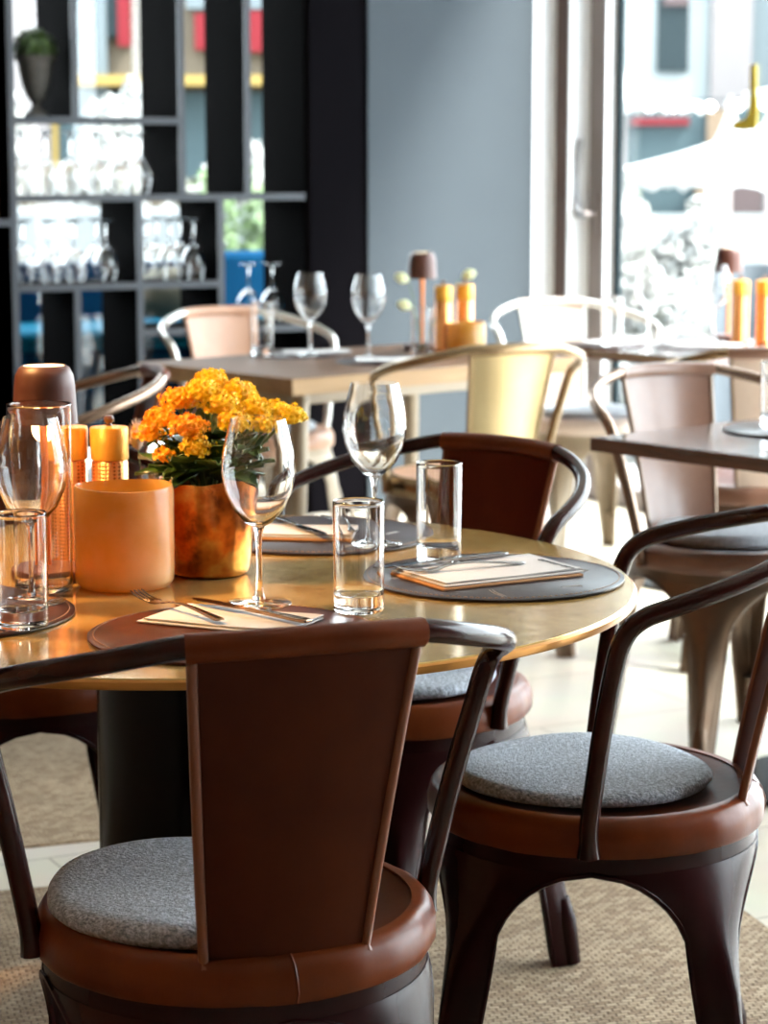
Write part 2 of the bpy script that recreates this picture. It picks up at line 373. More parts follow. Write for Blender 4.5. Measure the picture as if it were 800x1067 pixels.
def smooth_pts(P, k=6):
    P = [Vector(p) for p in P]; out = []
    for i in range(len(P)-1):
        p0 = P[max(i-1, 0)]; p1 = P[i]; p2 = P[i+1]; p3 = P[min(i+2, len(P)-1)]
        for j in range(k):
            t = j/k
            out.append(0.5*((2*p1) + (-p0+p2)*t + (2*p0-5*p1+4*p2-p3)*t*t + (-p0+3*p1-3*p2+p3)*t**3))
    out.append(P[-1]); return out

def obj(name, mb, m, parent=None, loc=(0, 0, 0), rz=0, smooth=40, bevel=None, sub=None):
    me = bpy.data.meshes.new(name); me.from_pydata(mb.v, [], mb.f); me.update()
    if m: me.materials.append(m)
    if smooth:
        me.polygons.foreach_set('use_smooth', [True]*len(me.polygons))
        try: me.set_sharp_from_angle(angle=R(smooth))
        except Exception: pass
    o = bpy.data.objects.new(name, me); COL.objects.link(o)
    o.location = loc; o.rotation_euler = (0, 0, rz)
    if parent: o.parent = parent
    if bevel:
        b = o.modifiers.new('bevel', 'BEVEL'); b.width = bevel; b.segments = 2; b.limit_method = 'ANGLE'
    if sub:
        b = o.modifiers.new('sub', 'SUBSURF'); b.levels = sub; b.render_levels = sub
    return o

def tag(o, label=None, cat=None, group=None, kind=None):
    if label: o['label'] = label
    if cat: o['category'] = cat
    if group: o['group'] = group
    if kind: o['kind'] = kind
    return o
def thing(name, label, cat, loc=(0, 0, 0), rz=0, group=None):
    o = bpy.data.objects.new(name, None); COL.objects.link(o); o.empty_display_size = 0.1
    o.location = loc; o.rotation_euler = (0, 0, rz)
    return tag(o, label, cat, group)
def struct(name, mb, m, **k): return tag(obj(name, mb, m, **k), kind='structure')
def dup(root, loc, rz=0, label=None, group=None, scale=None):
    r = root.copy(); COL.objects.link(r); r.location = loc; r.rotation_euler = (0, 0, rz)
    if scale: r.scale = scale
    if label: r['label'] = label
    if group: r['group'] = group
    for ch in list(root.children):
        c = ch.copy(); COL.objects.link(c); c.parent = r
        for g in list(ch.children):
            d = g.copy(); COL.objects.link(d); d.parent = c
    return r

# ------------------------------------------------------------------ room axes
VX, VY = 0.891, 0.454               # along the back wall
UX, UY = 0.454, -0.891              # along the window wall, coming towards us
SO = (-0.86, 8.20)                  # a point on the back wall / shelf front plane
CO = (0.57, 8.93)                   # corner of back wall and window wall
RZ = math.atan2(VY, VX)             # local x = along the back wall, local y = away through it
RU = math.atan2(UY, UX)
def wallpt(s, d): return (SO[0] + VX*s - VY*d, SO[1] + VY*s + VX*d)   # d>0 beyond the wall
def winpt(t, d): return (CO[0] + UX*t - UY*d, CO[1] + UY*t + UX*d)    # d>0 outside

HCEIL = 3.3
# floor of the room: rectangle from corner
def rect_pts(s0, s1, d0, d1): return [wallpt(s0, d0), wallpt(s1, d0), wallpt(s1, d1), wallpt(s0, d1)]
struct('floor', MB().prism(rect_pts(-6.2, 1.92, -11.2, 0.80), -0.08, 0.0), M['tiles'], smooth=None)
struct('ceiling', MB().prism(rect_pts(-6.2, 1.96, -11.2, 0.9), HCEIL, HCEIL+0.12), M['ceiling'], smooth=None)
def wall(name, a, b, th, z0, z1, m):
    dx, dy = b[0]-a[0], b[1]-a[1]; L_ = math.hypot(dx, dy)
    mb = MB().box(((a[0]+b[0])/2, (a[1]+b[1])/2, (z0+z1)/2), (L_, th, z1-z0), math.atan2(dy, dx))
    return struct(name, mb, m, smooth=None)
wall('wall_back', wallpt(0.90, 0.10), wallpt(1.604, 0.10), 0.20, 0, HCEIL, M['blue_wall'])
wall('wall_pillar', wallpt(0.664, 0.16), wallpt(0.90, 0.16), 0.30, 0, HCEIL, M['black_wall'])
wall('wall_return', wallpt(1.0, 0.20), wallpt(1.0, 0.80), 0.10, 0, HCEIL, M['black_wall'])
wall('wall_left', wallpt(-6.1, 0.8), wallpt(-6.1, -11.2), 0.2, 0, HCEIL, M['warm_wall'])
wall('wall_front', wallpt(-6.2, -11.1), wallpt(1.9, -11.1), 0.2, 0, HCEIL, M['plaster'])
wall('wall_shelf_side', wallpt(-6.1, 0.1), wallpt(-1.35, 0.1), 0.2, 0, HCEIL, M['black_wall'])

# ---- window wall: profiles at the corner, then glazed bays
RUo = RU
def wbox(mb, t0, t1, d0, d1, z0, z1):
    c = winpt((t0+t1)/2, (d0+d1)/2); mb.box((c[0], c[1], (z0+z1)/2), (t1-t0, d1-d0, z1-z0), RU); return mb
struct('trim_1', wbox(MB(), -0.20, 0.0, 0.0, 0.10, 0, HCEIL), M['frame_white'], smooth=None)
struct('trim_2', wbox(MB(), -0.20, 0.092, 0.10, 0.19, 0, HCEIL), M['frame_taupe'], smooth=None)
w1 = struct('window_1', wbox(MB(), 0.092, 0.104, 0.098, 0.24, 0, HCEIL), M['frame_white'], smooth=None)
obj('sash_stile', wbox(MB(), 0.104, 0.210, 0.19, 0.235, 0.0, 3.0), M['frame_grey'], w1, smooth=None)
obj('sash_edge', wbox(MB(), 0.210, 0.218, 0.188, 0.245, 0.0, 3.0), M['frame_white'], w1, smooth=None)
obj('gasket', wbox(MB(), 0.218, 0.250, 0.232, 0.250, 0.06, 3.0), M['gasket'], w1, smooth=None)
fr = MB()
wbox(fr, 0.218, 1.86, 0.20, 0.28, 0.0, 0.075); wbox(fr, 0.218, 1.86, 0.20, 0.28, 2.92, HCEIL)
obj('window_rail', fr, M['frame_grey'], w1, smooth=None)
obj('glass_pane', wbox(MB(), 0.25, 1.86, 0.237, 0.244, 0.075, 2.92), M['pane'], w1, smooth=None)
# handle: curved lever standing off the frame
hb = MB(); hp = []
for (t, d, z) in ((0.165, 0.135, 1.105), (0.150, 0.132, 1.100), (0.125, 0.130, 1.110), (0.105, 0.130, 1.16), (0.098, 0.130, 1.23), (0.105, 0.133, 1.31), (0.122, 0.138, 1.385)):
    p = winpt(t, d); hp.append((p[0], p[1], z))
hb.tube(smooth_pts(hp, 5), 0.0135, 10)
hd = obj('window_handle', hb, M['handle'], w1)
p0 = winpt(0.165, 0.128); p1 = winpt(0.165, 0.192); n_ = MB()
n_.tube([(p0[0], p0[1], 1.105), (p1[0], p1[1], 1.105)], 0.011, 10); wbox(n_, 0.148, 0.182, 0.178, 0.192, 1.02, 1.18)
obj('handle_plate', n_, M['frame_grey'], w1)
# further bays towards the camera, out of frame to the right
t = 1.86
for k in range(3):
    m_ = struct('window_%d' % (k+2), wbox(wbox(wbox(MB(), t, t+0.10, 0.17, 0.31, 0, HCEIL), t+0.10, t+1.75, 0.20, 0.28, 0, 0.075), t+0.10, t+1.75, 0.20, 0.28, 2.92, HCEIL), M['frame_white'], smooth=None)
    obj('glass_pane', wbox(MB(), t+0.10, t+1.75, 0.237, 0.244, 0.075, 2.92), M['pane'], m_, smooth=None)
    t += 1.75
struct('wall_right', wbox(MB(), t, 11.25, 0.1, 0.3, 0, HCEIL), M['plaster'], smooth=None)
# window of the zone behind the shelf
def zbox(mb, s0, s1, d0, d1, z0, z1):
    c = wallpt((s0+s1)/2, (d0+d1)/2); mb.box((c[0], c[1], (z0+z1)/2), (s1-s0, d1-d0, z1-z0), RZ); return mb
wz = MB()
for s in (-6.1, -4.5, -2.9, -1.75, 0.93):
    zbox(wz, s, s+0.06, 0.72, 0.82, 0, HCEIL)
zbox(wz, -6.1, 0.99, 0.72, 0.82, 0, 0.12); zbox(wz, -6.1, 0.99, 0.72, 0.82, 3.05, HCEIL)
wz_ = struct('window_7', wz, M['frame_white'], smooth=None)
obj('glass_pane', zbox(MB(), -6.05, 0.93, 0.765, 0.773, 0.12, 3.05), M['pane'], wz_, smooth=None)

# yellow lettering stroke on the glass
yl = MB()
def winq(t, z, d=0.060): p = winpt(t, d); return (p[0], p[1], z)
poly = [(1.215, 1.372), (1.215, 1.402), (1.272, 1.408), (1.292, 1.43), (1.298, 1.50), (1.296, 1.60), (1.326, 1.604), (1.328, 1.50), (1.336, 1.46), (1.333, 1.372)]
poly = [((a-1.215)*1.16+0.974, (b-1.372)*0.957+1.412) for a, b in poly]
n = len(poly); vs = [winq(a, b, 0.2325) for a, b in poly] + [winq(a, b, 0.2365) for a, b in poly]
yl.add(vs, [tuple(range(n)), tuple(range(2*n-1, n-1, -1))] + [(i, (i+1) % n, n+(i+1) % n, n+i) for i in range(n)])
tag(obj('window_sticker', yl, M['yellow_vinyl'], smooth=None), 'yellow L-shaped vinyl mark stuck on the big window', 'sticker')

# ------------------------------------------------------------------ shelving unit
sh = thing('shelving_unit', 'tall open black shelving unit with grey edging holding rows of stemware', 'shelf', (SO[0], SO[1], 0), RZ)
SD = 0.37
def upright(s, z0, z1):
    obj('upright', MB().box((s, SD/2+0.004, (z0+z1)/2), (0.018, SD-0.008, z1-z0)), M['shelf_panel'], sh, smooth=None)
    obj('edging', MB().box((s, -0.002, (z0+z1)/2), (0.024, 0.008, z1-z0)), M['shelf_edge'], sh, smooth=None)
def board(z, s0, s1):
    obj('shelf_board', MB().box(((s0+s1)/2, SD/2+0.004, z), (s1-s0, SD-0.008, 0.018)), M['shelf_panel'], sh, smooth=None)
    obj('edging', MB().box(((s0+s1)/2, -0.003, z), (s1-s0, 0.010, 0.024)), M['shelf_edge'], sh, smooth=None)
TOPZ = 2.9
upright(-0.465, 0.0, TOPZ)
upright(-0.235, 1.457, TOPZ)
upright(0.160, 1.186, TOPZ)
upright(0.415, 1.186, TOPZ)
obj('upright', MB().box((0.650, SD/2-0.003, TOPZ/2), (0.020, SD+0.006, TOPZ)), M['shelf_panel'], sh, smooth=None)
upright(-0.006, 0.88, 1.165); upright(0.306, 0.71, 1.165)
upright(-0.240, 0.0, 0.858); upright(-0.006, 0.0, 0.858)
board(1.445, -0.453, 0.148); board(1.177, -0.453, 0.638); board(0.868, -0.453, 0.294); board(0.700, 0.006, 0.638)
board(TOPZ, -1.2, 0.66)
# left-hand column beyond the first upright
upright(-0.80, 0, TOPZ); upright(-1.2, 0, TOPZ)
board(1.095, -1.19, -0.477); board(0.356, -1.19, -0.477)
obj('back_panel', MB().box((-0.83, SD-0.01, 1.45), (0.72, 0.012, 2.9)), M['shelf_panel'], sh, smooth=None)
# right end reveals
obj('end_panel', MB().box((0.644, SD/2, 1.45), (0.012, SD, 2.9)), M['shelf_panel'], sh, smooth=None)
tag(obj('storage_box', MB().box((0, 0, 0), (0.28, 0.26, 0.24)), wood('box_wood', (0.16, 0.06, 0.03), (0.24, 0.10, 0.05)), loc=(*wallpt(-0.64, 0.18), 1.227), rz=RZ, bevel=0.006), 'reddish brown wooden box at the left edge of the shelving unit', 'box')

# stemware --------------------------------------------------------
def prof_bowl():
    o_ = [(0.0, 0.100), (0.006, 0.1005), (0.018, 0.107), (0.033, 0.124), (0.0435, 0.148), (0.0475, 0.171), (0.0458, 0.197), (0.0395, 0.223), (0.0352, 0.2400)]
    i_ = [(0.0340, 0.2400), (0.0383, 0.222), (0.0446, 0.1965), (0.0463, 0.171), (0.0423, 0.149), (0.0318, 0.1265), (0.017, 0.1105), (0.006, 0.106), (0, 0.1055)]
    return o_ + i_
def make_wineglass(label, loc, group=None):
    t = thing('wine_glass', label, 'wine glass', loc, 0, group)
    obj('bowl', MB().lathe(prof_bowl(), 56), M['glass'], t, smooth=60)
    obj('stem', MB().lathe([(0, 0.0075), (0.0085, 0.0075), (0.0052, 0.018), (0.0040, 0.035), (0.0037, 0.075), (0.0048, 0.093), (0.0075, 0.1005), (0, 0.1003)], 24), M['glass'], t, smooth=60)
    obj('foot', MB().lathe([(0, 0.0), (0.040, 0.0), (0.0418, 0.0012), (0.040, 0.0026), (0.022, 0.0048), (0.010, 0.0072), (0, 0.0074)], 56), M['glass'], t, smooth=60)
    return t
def make_tumbler(label, loc, group=None, h=0.141, r=0.0328):
    k = r
    ro = lambda z: k*(0.962 + 0.038*z/h)
    prof = [(0, 0.0), (k*0.86, 0.0), (k*0.90, 0.0003), (k*0.945, 0.002), (ro(0.005), 0.005), (ro(0.008), 0.008)] + [(ro(z), z) for z in (0.03, 0.06, 0.09, 0.12, h-0.006, h-0.0025)]
    prof += [(k-0.0004, h-0.0008), (k-0.0011, h), (k-0.0018, h-0.0008)] + [(ro(z)-0.0021, z) for z in (h-0.0025, h-0.006, 0.12, 0.09, 0.06, 0.032)]
    prof += [(ro(0.026)-0.0023, 0.026), (k*0.86, 0.0225), (k*0.80, 0.0212), (k*0.7, 0.0207), (k*0.3, 0.0203), (0, 0.0202)]
    return tag(obj('tumbler', MB().lathe(prof, 56), M['glass'], loc=loc, smooth=50), label, 'drinking glass', group)

# simple inverted shelf glass: one mesh
def shelf_glass_mesh():
    mb = MB(); H = 0.222
    k = H/0.24
    out_ = [(r*k, H - z*k) for r, z in prof_bowl()[:9]][::-1]; in_ = [(r*k, H - z*k) for r, z in prof_bowl()[9:]][::-1]
    prof = in_ + out_[:-1] + [(0.0042, 0.135), (0.0035, 0.17), (0.0045, 0.205), (0.010, 0.2155), (0.033, 0.2185), (0.0345, 0.2200), (0.033, H-0.0008), (0, H)]
    prof = [(r, z) for r, z in prof[::-1]]
    prof = prof[::-1]
    # order so that faces look outward
    o_ = [(0, in_[0][1])] + in_[1:]
    prof = o_ + out_[:-1] + prof[len(in_)+len(out_)-1:]
    mb.lathe(prof, 24)
    return mb
def copyglass(src, s, d, z, label, group):
    p = wallpt(s, d); g = src.copy(); COL.objects.link(g); g.location = (p[0], p[1], z)
    g['label'] = label; g['group'] = group; return g
sg = obj('upturned_glass', shelf_glass_mesh(), M['glass'], loc=(*wallpt(0.045, 0.12), 1.187), smooth=60)
tag(sg, 'upturned wine glass at right end of the upper glass shelf, before the black upright', 'wine glass')
for i in range(5):
    copyglass(sg, -0.410 + i*0.091, 0.08, 1.187, 'upturned wine glass in the packed front row of the upper glass shelf', 'upturned glasses packed on the upper shelf, front row')
for i in range(5):
    copyglass(sg, -0.365 + i*0.091, 0.21, 1.187, 'upturned wine glass in the packed back row of the upper glass shelf', 'upturned glasses packed on the upper shelf, back row')
for i in range(3):
    copyglass(sg, -0.410 + i*0.095, 0.08, 0.878, 'upturned wine glass in the front row of the lower left glass compartment', 'upturned glasses of the lower left compartment, front row')
for i in range(4):
    copyglass(sg, -0.365 + i*0.091, 0.21, 0.878, 'upturned wine glass in the back row of the lower left glass compartment', 'upturned glasses of the lower left compartment, back row')
copyglass(sg, -0.100, 0.09, 0.878, 'upturned wine glass standing last at the right of the lower left compartment', None)
for i in range(3):
    copyglass(sg, 0.055 + i*0.091, 0.22, 0.878, 'upturned wine glass in the back row of the lower middle compartment', 'upturned glasses of the lower middle compartment, back row')
for i in range(2):
    copyglass(sg, 0.050 + i*0.090, 0.08, 0.878, 'upturned wine glass in the front row at left of the lower middle compartment', 'upturned glasses of the lower middle compartment, front row')
copyglass(sg, 0.232, 0.08, 0.878, 'upturned wine glass standing last at right front of the lower middle compartment', None)
copyglass(sg, 0.465, 0.12, 0.710, 'left of the two upturned wine glasses low at the dark right end of the shelving', None)
copyglass(sg, 0.560, 0.12, 0.710, 'right of the two upturned wine glasses low at the dark right end of the shelving', None)

# urn with clipped ball
ur = thing('planter_urn', 'small grey stone urn with clipped green ball on the top shelf', 'urn', (*wallpt(-0.335, 0.12), 1.4545))
obj('urn_body', MB().lathe([(0, 0), (0.042, 0), (0.042, 0.015), (0.025, 0.025), (0.014, 0.045), (0.022, 0.06), (0.034, 0.07), (0.034, 0.078), (0.045, 0.10), (0.056, 0.15), (0.062, 0.19), (0.078, 0.205), (0.076, 0.212), (0.058, 0.205), (0, 0.195)], 32), M['urn'], ur)
fb = MB()
rnd = random.Random(3)
for i in range(420):
    a = rnd.uniform(0, 2*PI); ph = math.acos(rnd.uniform(-0.8, 1)); rr = 0.068*rnd.uniform(0.85, 1.05)
    c = Vector((rr*math.sin(ph)*math.cos(a)*1.1, rr*math.sin(ph)*math.sin(a)*1.1, 0.235 + rr*math.cos(ph)))
    d1 = Vector((rnd.gauss(0, 1), rnd.gauss(0, 1), rnd.gauss(0, 1))).normalized()*0.011; d2 = d1.orthogonal().normalized()*0.006
    fb.add([c-d1, c+d2, c+d1, c-d2], [(0, 1, 2, 3)])
fb.sphere((0, 0, 0.235), 0.062, 16, 10)
obj('clipped_foliage', fb, M['boxwood'], ur, smooth=None)

# banquette in the zone behind
bq = thing('banquette', 'teal blue upholstered banquette seen through the gaps under the shelf', 'banquette', (SO[0], SO[1], 0), RZ)
obj('seat', MB().box((0.1, 1.17, 0.40), (3.0, 0.55, 0.34)), M['teal'], bq, bevel=0.03)
obj('seat_cushion', MB().box((0.1, 1.14, 0.61), (3.0, 0.58, 0.08)), M['teal_light'], bq, bevel=0.03)
obj('backrest', MB().box((0.1, 1.50, 0.66), (3.0, 0.12, 0.52)), M['teal'], bq, bevel=0.03)
pc = MB()
pc.sphere((0, 0, 0), 0.2, 20, 12, (1, 0.35, 0.5))
tag(obj('cushion', pc, M['cream'], loc=(*wallpt(0.55, 1.12), 0.765), rz=RZ), 'cream cushion on the teal banquette behind the shelving', 'cushion')

# ------------------------------------------------------------------ chairs
def arc_strip(f, hw, n=9):
    return [f(-hw + 2*hw*i/(n-1)) for i in range(n)]
SEATR = 0.226
def chair_seat_profile():
    return [(0, 0.470), (0.13, 0.4725), (0.175, 0.477), (0.196, 0.4815), (0.203, 0.4810)]
def leg_mesh(ang):
    """one pressed steel leg centred on polar angle ang: broad under the seat, arching into a taper"""
    mb = MB(); rows = []
    zs = [0.412, 0.405, 0.395, 0.382, 0.365, 0.345, 0.32, 0.29, 0.25, 0.20, 0.15, 0.11, 0.09, 0.05, 0.0]
    full = SEATR*0.955*PI/4
    for z in zs:
        k = (0.412 - z)/0.412
        ra = 0.216 + 0.084*k**0.9
        taper = 0.056 - 0.034*k
        a = min(1.0, (0.412 - z)/0.13)
        hw = taper + (full - taper)*(1 - math.sqrt(max(0, 1-(1-a)**2)))
        if a < 0.0001: hw = full
        nj = 13; row = []
        cross = 1.0 - k*0.35
        for j in range(nj):
            q = -1 + 2*j/(nj-1); w = q*hw
            # centre rib pressed outward, edges folding inward
            rib = 0.009*math.exp(-(q/0.28)**2)*min(1, max(0, (k-0.22)*6))*(1 if k < 0.93 else 0.3)
            fold = -(0.016 + 0.016*k)*abs(q)**2.2*min(1, k*3)
            phi = ang + w/ra*cross if k < 0.25 else ang + w/ra
            r_ = ra + rib + fold
            row.append((r_*math.cos(phi), r_*math.sin(phi), z))
        rows.append(row)
    mb.sheet(rows, 0.004)
    # rolled edges
    for j in (0, 12):
        mb.tube([Vector(rows[i][j]) for i in range(0, len(rows))], 0.0042, 6)
    return mb
def foot_mesh(ang):
    mb = MB(); c, s = math.cos(ang), math.sin(ang)
    pts = [(0.279, 0.112), (0.287, 0.075), (0.2935, 0.03), (0.2975, 0.001)]
    mb.tube([(r*c, r*s, z) for r, z in pts], [0.014, 0.0185, 0.0175, 0.0165], 10)
    return mb
def make_chair(label, loc, f, mats, group=None, legf=None):
    """f = facing direction; local +y is the front"""
    rz = math.atan2(-f[0], f[1])
    t = thing('armchair', label, 'chair', (loc[0], loc[1], loc[2] if len(loc) > 2 else 0), rz, group)
    obj('seat', MB().lathe(chair_seat_profile() + [(0.203, 0.474), (0.17, 0.468), (0, 0.462)], 64), mats['seat'], t, smooth=50)
    rn = random.Random(int(loc[0]*1000+loc[1]*77))
    ph = [rn.uniform(0, 6.28) for _ in range(4)]
    def wob(a, r, z):
        k = 0.0012*math.sin(7*a+ph[0]) + 0.0009*math.sin(13*a+ph[1]) + 0.0006*math.sin(23*a+ph[2])
        return r + (k if r > 0.21 else 0), z + (0.7*k if z < 0.45 else 0)
    band = [(0.199, 0.4835), (0.209, 0.4835), (0.2175, 0.4790), (0.2235, 0.4700), (0.2265, 0.4580), (0.2265, 0.4400), (0.2235, 0.4345), (0.219, 0.4365), (0.200, 0.4720), (0.199, 0.4835)]
    bd = MB().lathe(band, 96, wob=wob)
    bd.tube([(0.01*0+x, y, z) for x, y, z in ((0.0, -0.2095, 0.4840), (0.001, -0.2215, 0.475), (0.002, -0.2272, 0.460), (0.003, -0.2280, 0.447), (0.002, -0.2255, 0.436))], 0.0013, 6)
    obj('seat_band', bd, mats['band'], t, smooth=50)
    # skirt under the rim
    obj('skirt', MB().lathe([(0.2165, 0.438), (0.2165, 0.4105), (0.2125, 0.4105), (0.2125, 0.438), (0.2165, 0.438)], 72), mats['leg'], t, smooth=50)
    lf = PI/4 if legf is None else legf
    for q in range(4):
        a = lf + q*PI/2
        lg = obj('leg', leg_mesh(a), mats['leg'], t, smooth=50)
        obj('foot_sleeve', foot_mesh(a), mats['leg'], lg, smooth=50)
    # arm rail
    half = [(0.2295, 0.004, 0.440), (0.2315, 0.004, 0.456), (0.237, 0.003, 0.492), (0.259, -0.010, 0.60), (0.280, -0.024, 0.690), (0.288, -0.036, 0.733),
            (0.290, -0.058, 0.757), (0.285, -0.094, 0.771), (0.266, -0.148, 0.788), (0.228, -0.203, 0.805), (0.178, -0.244, 0.820), (0.121, -0.268, 0.832)]
    mid = [(0.065, -0.280, 0.832), (0, -0.284, 0.833)]
    path = [Vector(p) for p in half + mid] + [Vector((-p[0], p[1], p[2])) for p in reversed(half + mid[:1])]
    sp = smooth_pts(path, 4); rr = []
    for i in range(len(sp)):
        e = min(i, len(sp)-1-i); rr.append(0.0125 if e > 5 else 0.0155 - 0.0006*e)
    obj('arm_rail', MB().tube(sp, rr, 14), mats['tube'], t, smooth=60)
    # bands around the foot joints
    tp = [Vector((x, -0.284 + 0.0010*(x/0.01)**2*0.1, 0.833 - 0.000245*(x/0.01)**2*0.1)) for x in [-0.129 + 0.258*i/16 for i in range(17)]]
    tp = [Vector(v) for v in smooth_pts([(-0.124, -0.2675, 0.8315), (-0.065, -0.2805, 0.834), (0, -0.284, 0.835), (0.065, -0.2805, 0.834), (0.124, -0.2675, 0.8315)], 4)]
    tpr = [p + Vector((0, 0, -0.0015)) for p in tp]
    bt = MB().tube(tpr, 0.0155, 14, flat=0.95)
    obj('back_band', bt, mats['band'], t, smooth=60)
    # back panel: concave sheet
    def pt(u, w):     # u 0 bottom..1 top, w -1..1
        hw = 0.089 + 0.0295*u; z = 0.480 + (0.826-0.480)*u
        x = w*hw
        y = -0.206 - 0.078*u**1.1 + x*x*(1.9 - 0.85*u) + 0.0*u
        return (x, y, z)
    rows = [[pt(i/14, -1 + 2*j/12) for j in range(13)] for i in range(15)]
    obj('back_panel', MB().sheet(rows, 0.0035), mats['panel'], t, smooth=60)
    for sgn in (-1, 1):
        ed = [Vector(pt(i/10, sgn)) + Vector((0, -0.001, 0)) for i in range(11)]
        ed = [ed[0] + Vector((0, -0.003, -0.008))] + ed
        obj('back_edge', MB().tube(ed, [0.0075] + [0.0058]*11, 10), mats['edge'], t, smooth=60)
    return t
def cushion(label, loc, r=0.165, th=0.022, m='felt', z=0.481, seed=1, group=None):
    rn = random.Random(seed); p = [rn.uniform(0, 6.28) for _ in range(6)]
    def wob(a, rr, zz):
        k = 1 + 0.018*math.sin(2*a+p[0]) + 0.012*math.sin(3*a+p[1]) + 0.006*math.sin(7*a+p[2])
        d = 0.0025*math.sin(3*a+p[3])*(rr/r)
        return rr*k, zz + (d if zz > 0.006 else 0)
    prof = [(0, 0.0)] + [(r*q, 0.0) for q in (0.3, 0.6, 0.9)] + [(r*0.97, 0.002), (r, th*0.35), (r*0.995, th*0.65), (r*0.965, th*0.93), (r*0.9, th*1.03)] + [(r*q, th*(1.05+0.05*(1-q))) for q in (0.7, 0.5, 0.3, 0.12)] + [(0, th*1.1)]
    o = obj('seat_cushion', MB().lathe(prof, 72, wob=wob), M[m], loc=(loc[0], loc[1], z), smooth=70)
    return tag(o, label, 'cushion', group)

DARK = dict(seat=M['leather'], band=M['leather_light'], leg=M['leg_maroon'], tube=M['tube_maroon'], panel=M['leather'], edge=M['edge_brown'])
DARKR = dict(DARK, panel=M['leather_red'], band=M['leather_red'])
DARKR2 = dict(DARKR); DARKR2['band'] = M['leather_light']
BRON = dict(seat=M['leather'], band=M['bronze_leather'], leg=M['bronze'], tube=M['bronze_tube'], panel=M['bronze_leather'], edge=M['bronze'])
BRASS = dict(seat=M['tan'], band=M['brass_tube'], leg=M['bronze'], tube=M['brass_tube'], panel=M['brass_panel'], edge=M['brass_tube'])
PALE = dict(seat=M['tan'], band=M['pale_leather'], leg=M['pale_leg'], tube=M['pale_tube'], panel=M['pale_leather'], edge=M['pale_tube'])  # brown chair by the window, bright daylight put into these pale colours
TAN = dict(seat=M['tan'], band=M['tan'], leg=M['pale_leg'], tube=M['pale_tube'], panel=M['tan'], edge=M['tan'])

A = make_chair('brown leather armchair nearest the camera, its back turned to us', (-0.168, 2.508, 0.005), (-0.335, 0.942), DARK)
B = make_chair('dark brown leather armchair at the right, seen side-on, facing the brass table', (0.285, 3.02, 0.005), (-0.994, 0.106), DARK)
D = make_chair('red-brown armchair beyond the brass table, facing us with its curled arm', (0.010, 3.62, 0.005), (-0.68, -0.733), DARKR2)
G = make_chair('dark brown armchair behind the left side of the brass table, mostly hidden under it', (-0.60, 3.76, 0.005), (0.45, -0.89), DARK, legf=R(33.2))
Hc = make_chair('reddish brown armchair behind the table lamp and yellow flowers', (-0.78, 5.13), (-0.97, -0.25), dict(DARK, tube=M['bronze_tube']))
I_ = make_chair('tan leather armchair behind the oak table, in front of the shelving', (-0.38, 7.12), (0.55, -0.83), TAN)
J = make_chair('armchair with pale brass back panel, its back to us at the oak table', (0.22, 6.12), (-0.40, 0.91), BRASS)
Lc = make_chair('taupe leather armchair with bronze legs tucked behind the near walnut table', (0.765, 5.03), (0.43, -0.90), BRON)
Mc = make_chair('pale sunlit armchair by the window frame, behind the far walnut table', (0.66, 7.55), (0.35, -0.93), PALE)
Nc = make_chair('thin-railed brown armchair at the right edge between the two walnut tables', (1.00, 6.02), (0.05, 1.0), dict(BRON, panel=M['pale_leather'], tube=M['brass_tube']))

cushion('worn grey felt cushion on the nearest armchair', (-0.203, 2.500), r=0.176, th=0.026, z=0.4862, seed=2)
cushion('grey felt cushion on the armchair at the right, front seat of the side-on chair', (0.268, 3.02), r=0.170, th=0.020, z=0.4862, seed=3)
cushion('grey felt cushion on the red-brown armchair beyond the brass table', (0.010, 3.61), z=0.4862, seed=4)
cushion('dark grey felt cushion just under the left rim of the brass table', (-0.60, 3.75), z=0.4862, seed=5)
cushion('round pale grey cushion on the tan armchair under the oak table', (-0.37, 7.10), m='felt_pale', seed=6)
cushion('grey-white cushion on the taupe armchair behind the near walnut table', (0.765, 5.03), m='felt_pale', th=0.026, seed=7)
cushion('white sunlit cushion on the pale armchair by the window', (0.66, 7.55), m='felt_pale', seed=8)

# ------------------------------------------------------------------ main round table
TZ = 0.74
TC = (-0.26, 3.10)
t1 = thing('round_table', 'round brass-topped table on a thick black column, laid for four', 'table', (TC[0], TC[1], 0))
obj('tabletop', MB().lathe([(0, TZ-0.012), (0.596, TZ-0.012), (0.5995, TZ-0.0105), (0.5995, TZ-0.0015), (0.598, TZ), (0, TZ)], 160), M['brass_top'], t1, smooth=40)
obj('table_edge', MB().lathe([(0.592, TZ-0.0130), (0.6015, TZ-0.0130), (0.603, TZ-0.011), (0.603, TZ-0.004), (0.6000, TZ-0.0015), (0.5996, TZ-0.0120), (0.592, TZ-0.0130)], 160), M['brass_edge'], t1, smooth=40)
obj('pedestal', MB().lathe([(0, 0.017), (0.135, 0.017), (0.135, TZ-0.03), (0.16, TZ-0.024), (0.16, TZ-0.0125), (0, TZ-0.0125)], 72), M['black_metal'], t1)
obj('base_plate', MB().lathe([(0, 0.0046), (0.24, 0.0046), (0.245, 0.008), (0.24, 0.016), (0, 0.0168)], 72), M['black_metal'], t1)

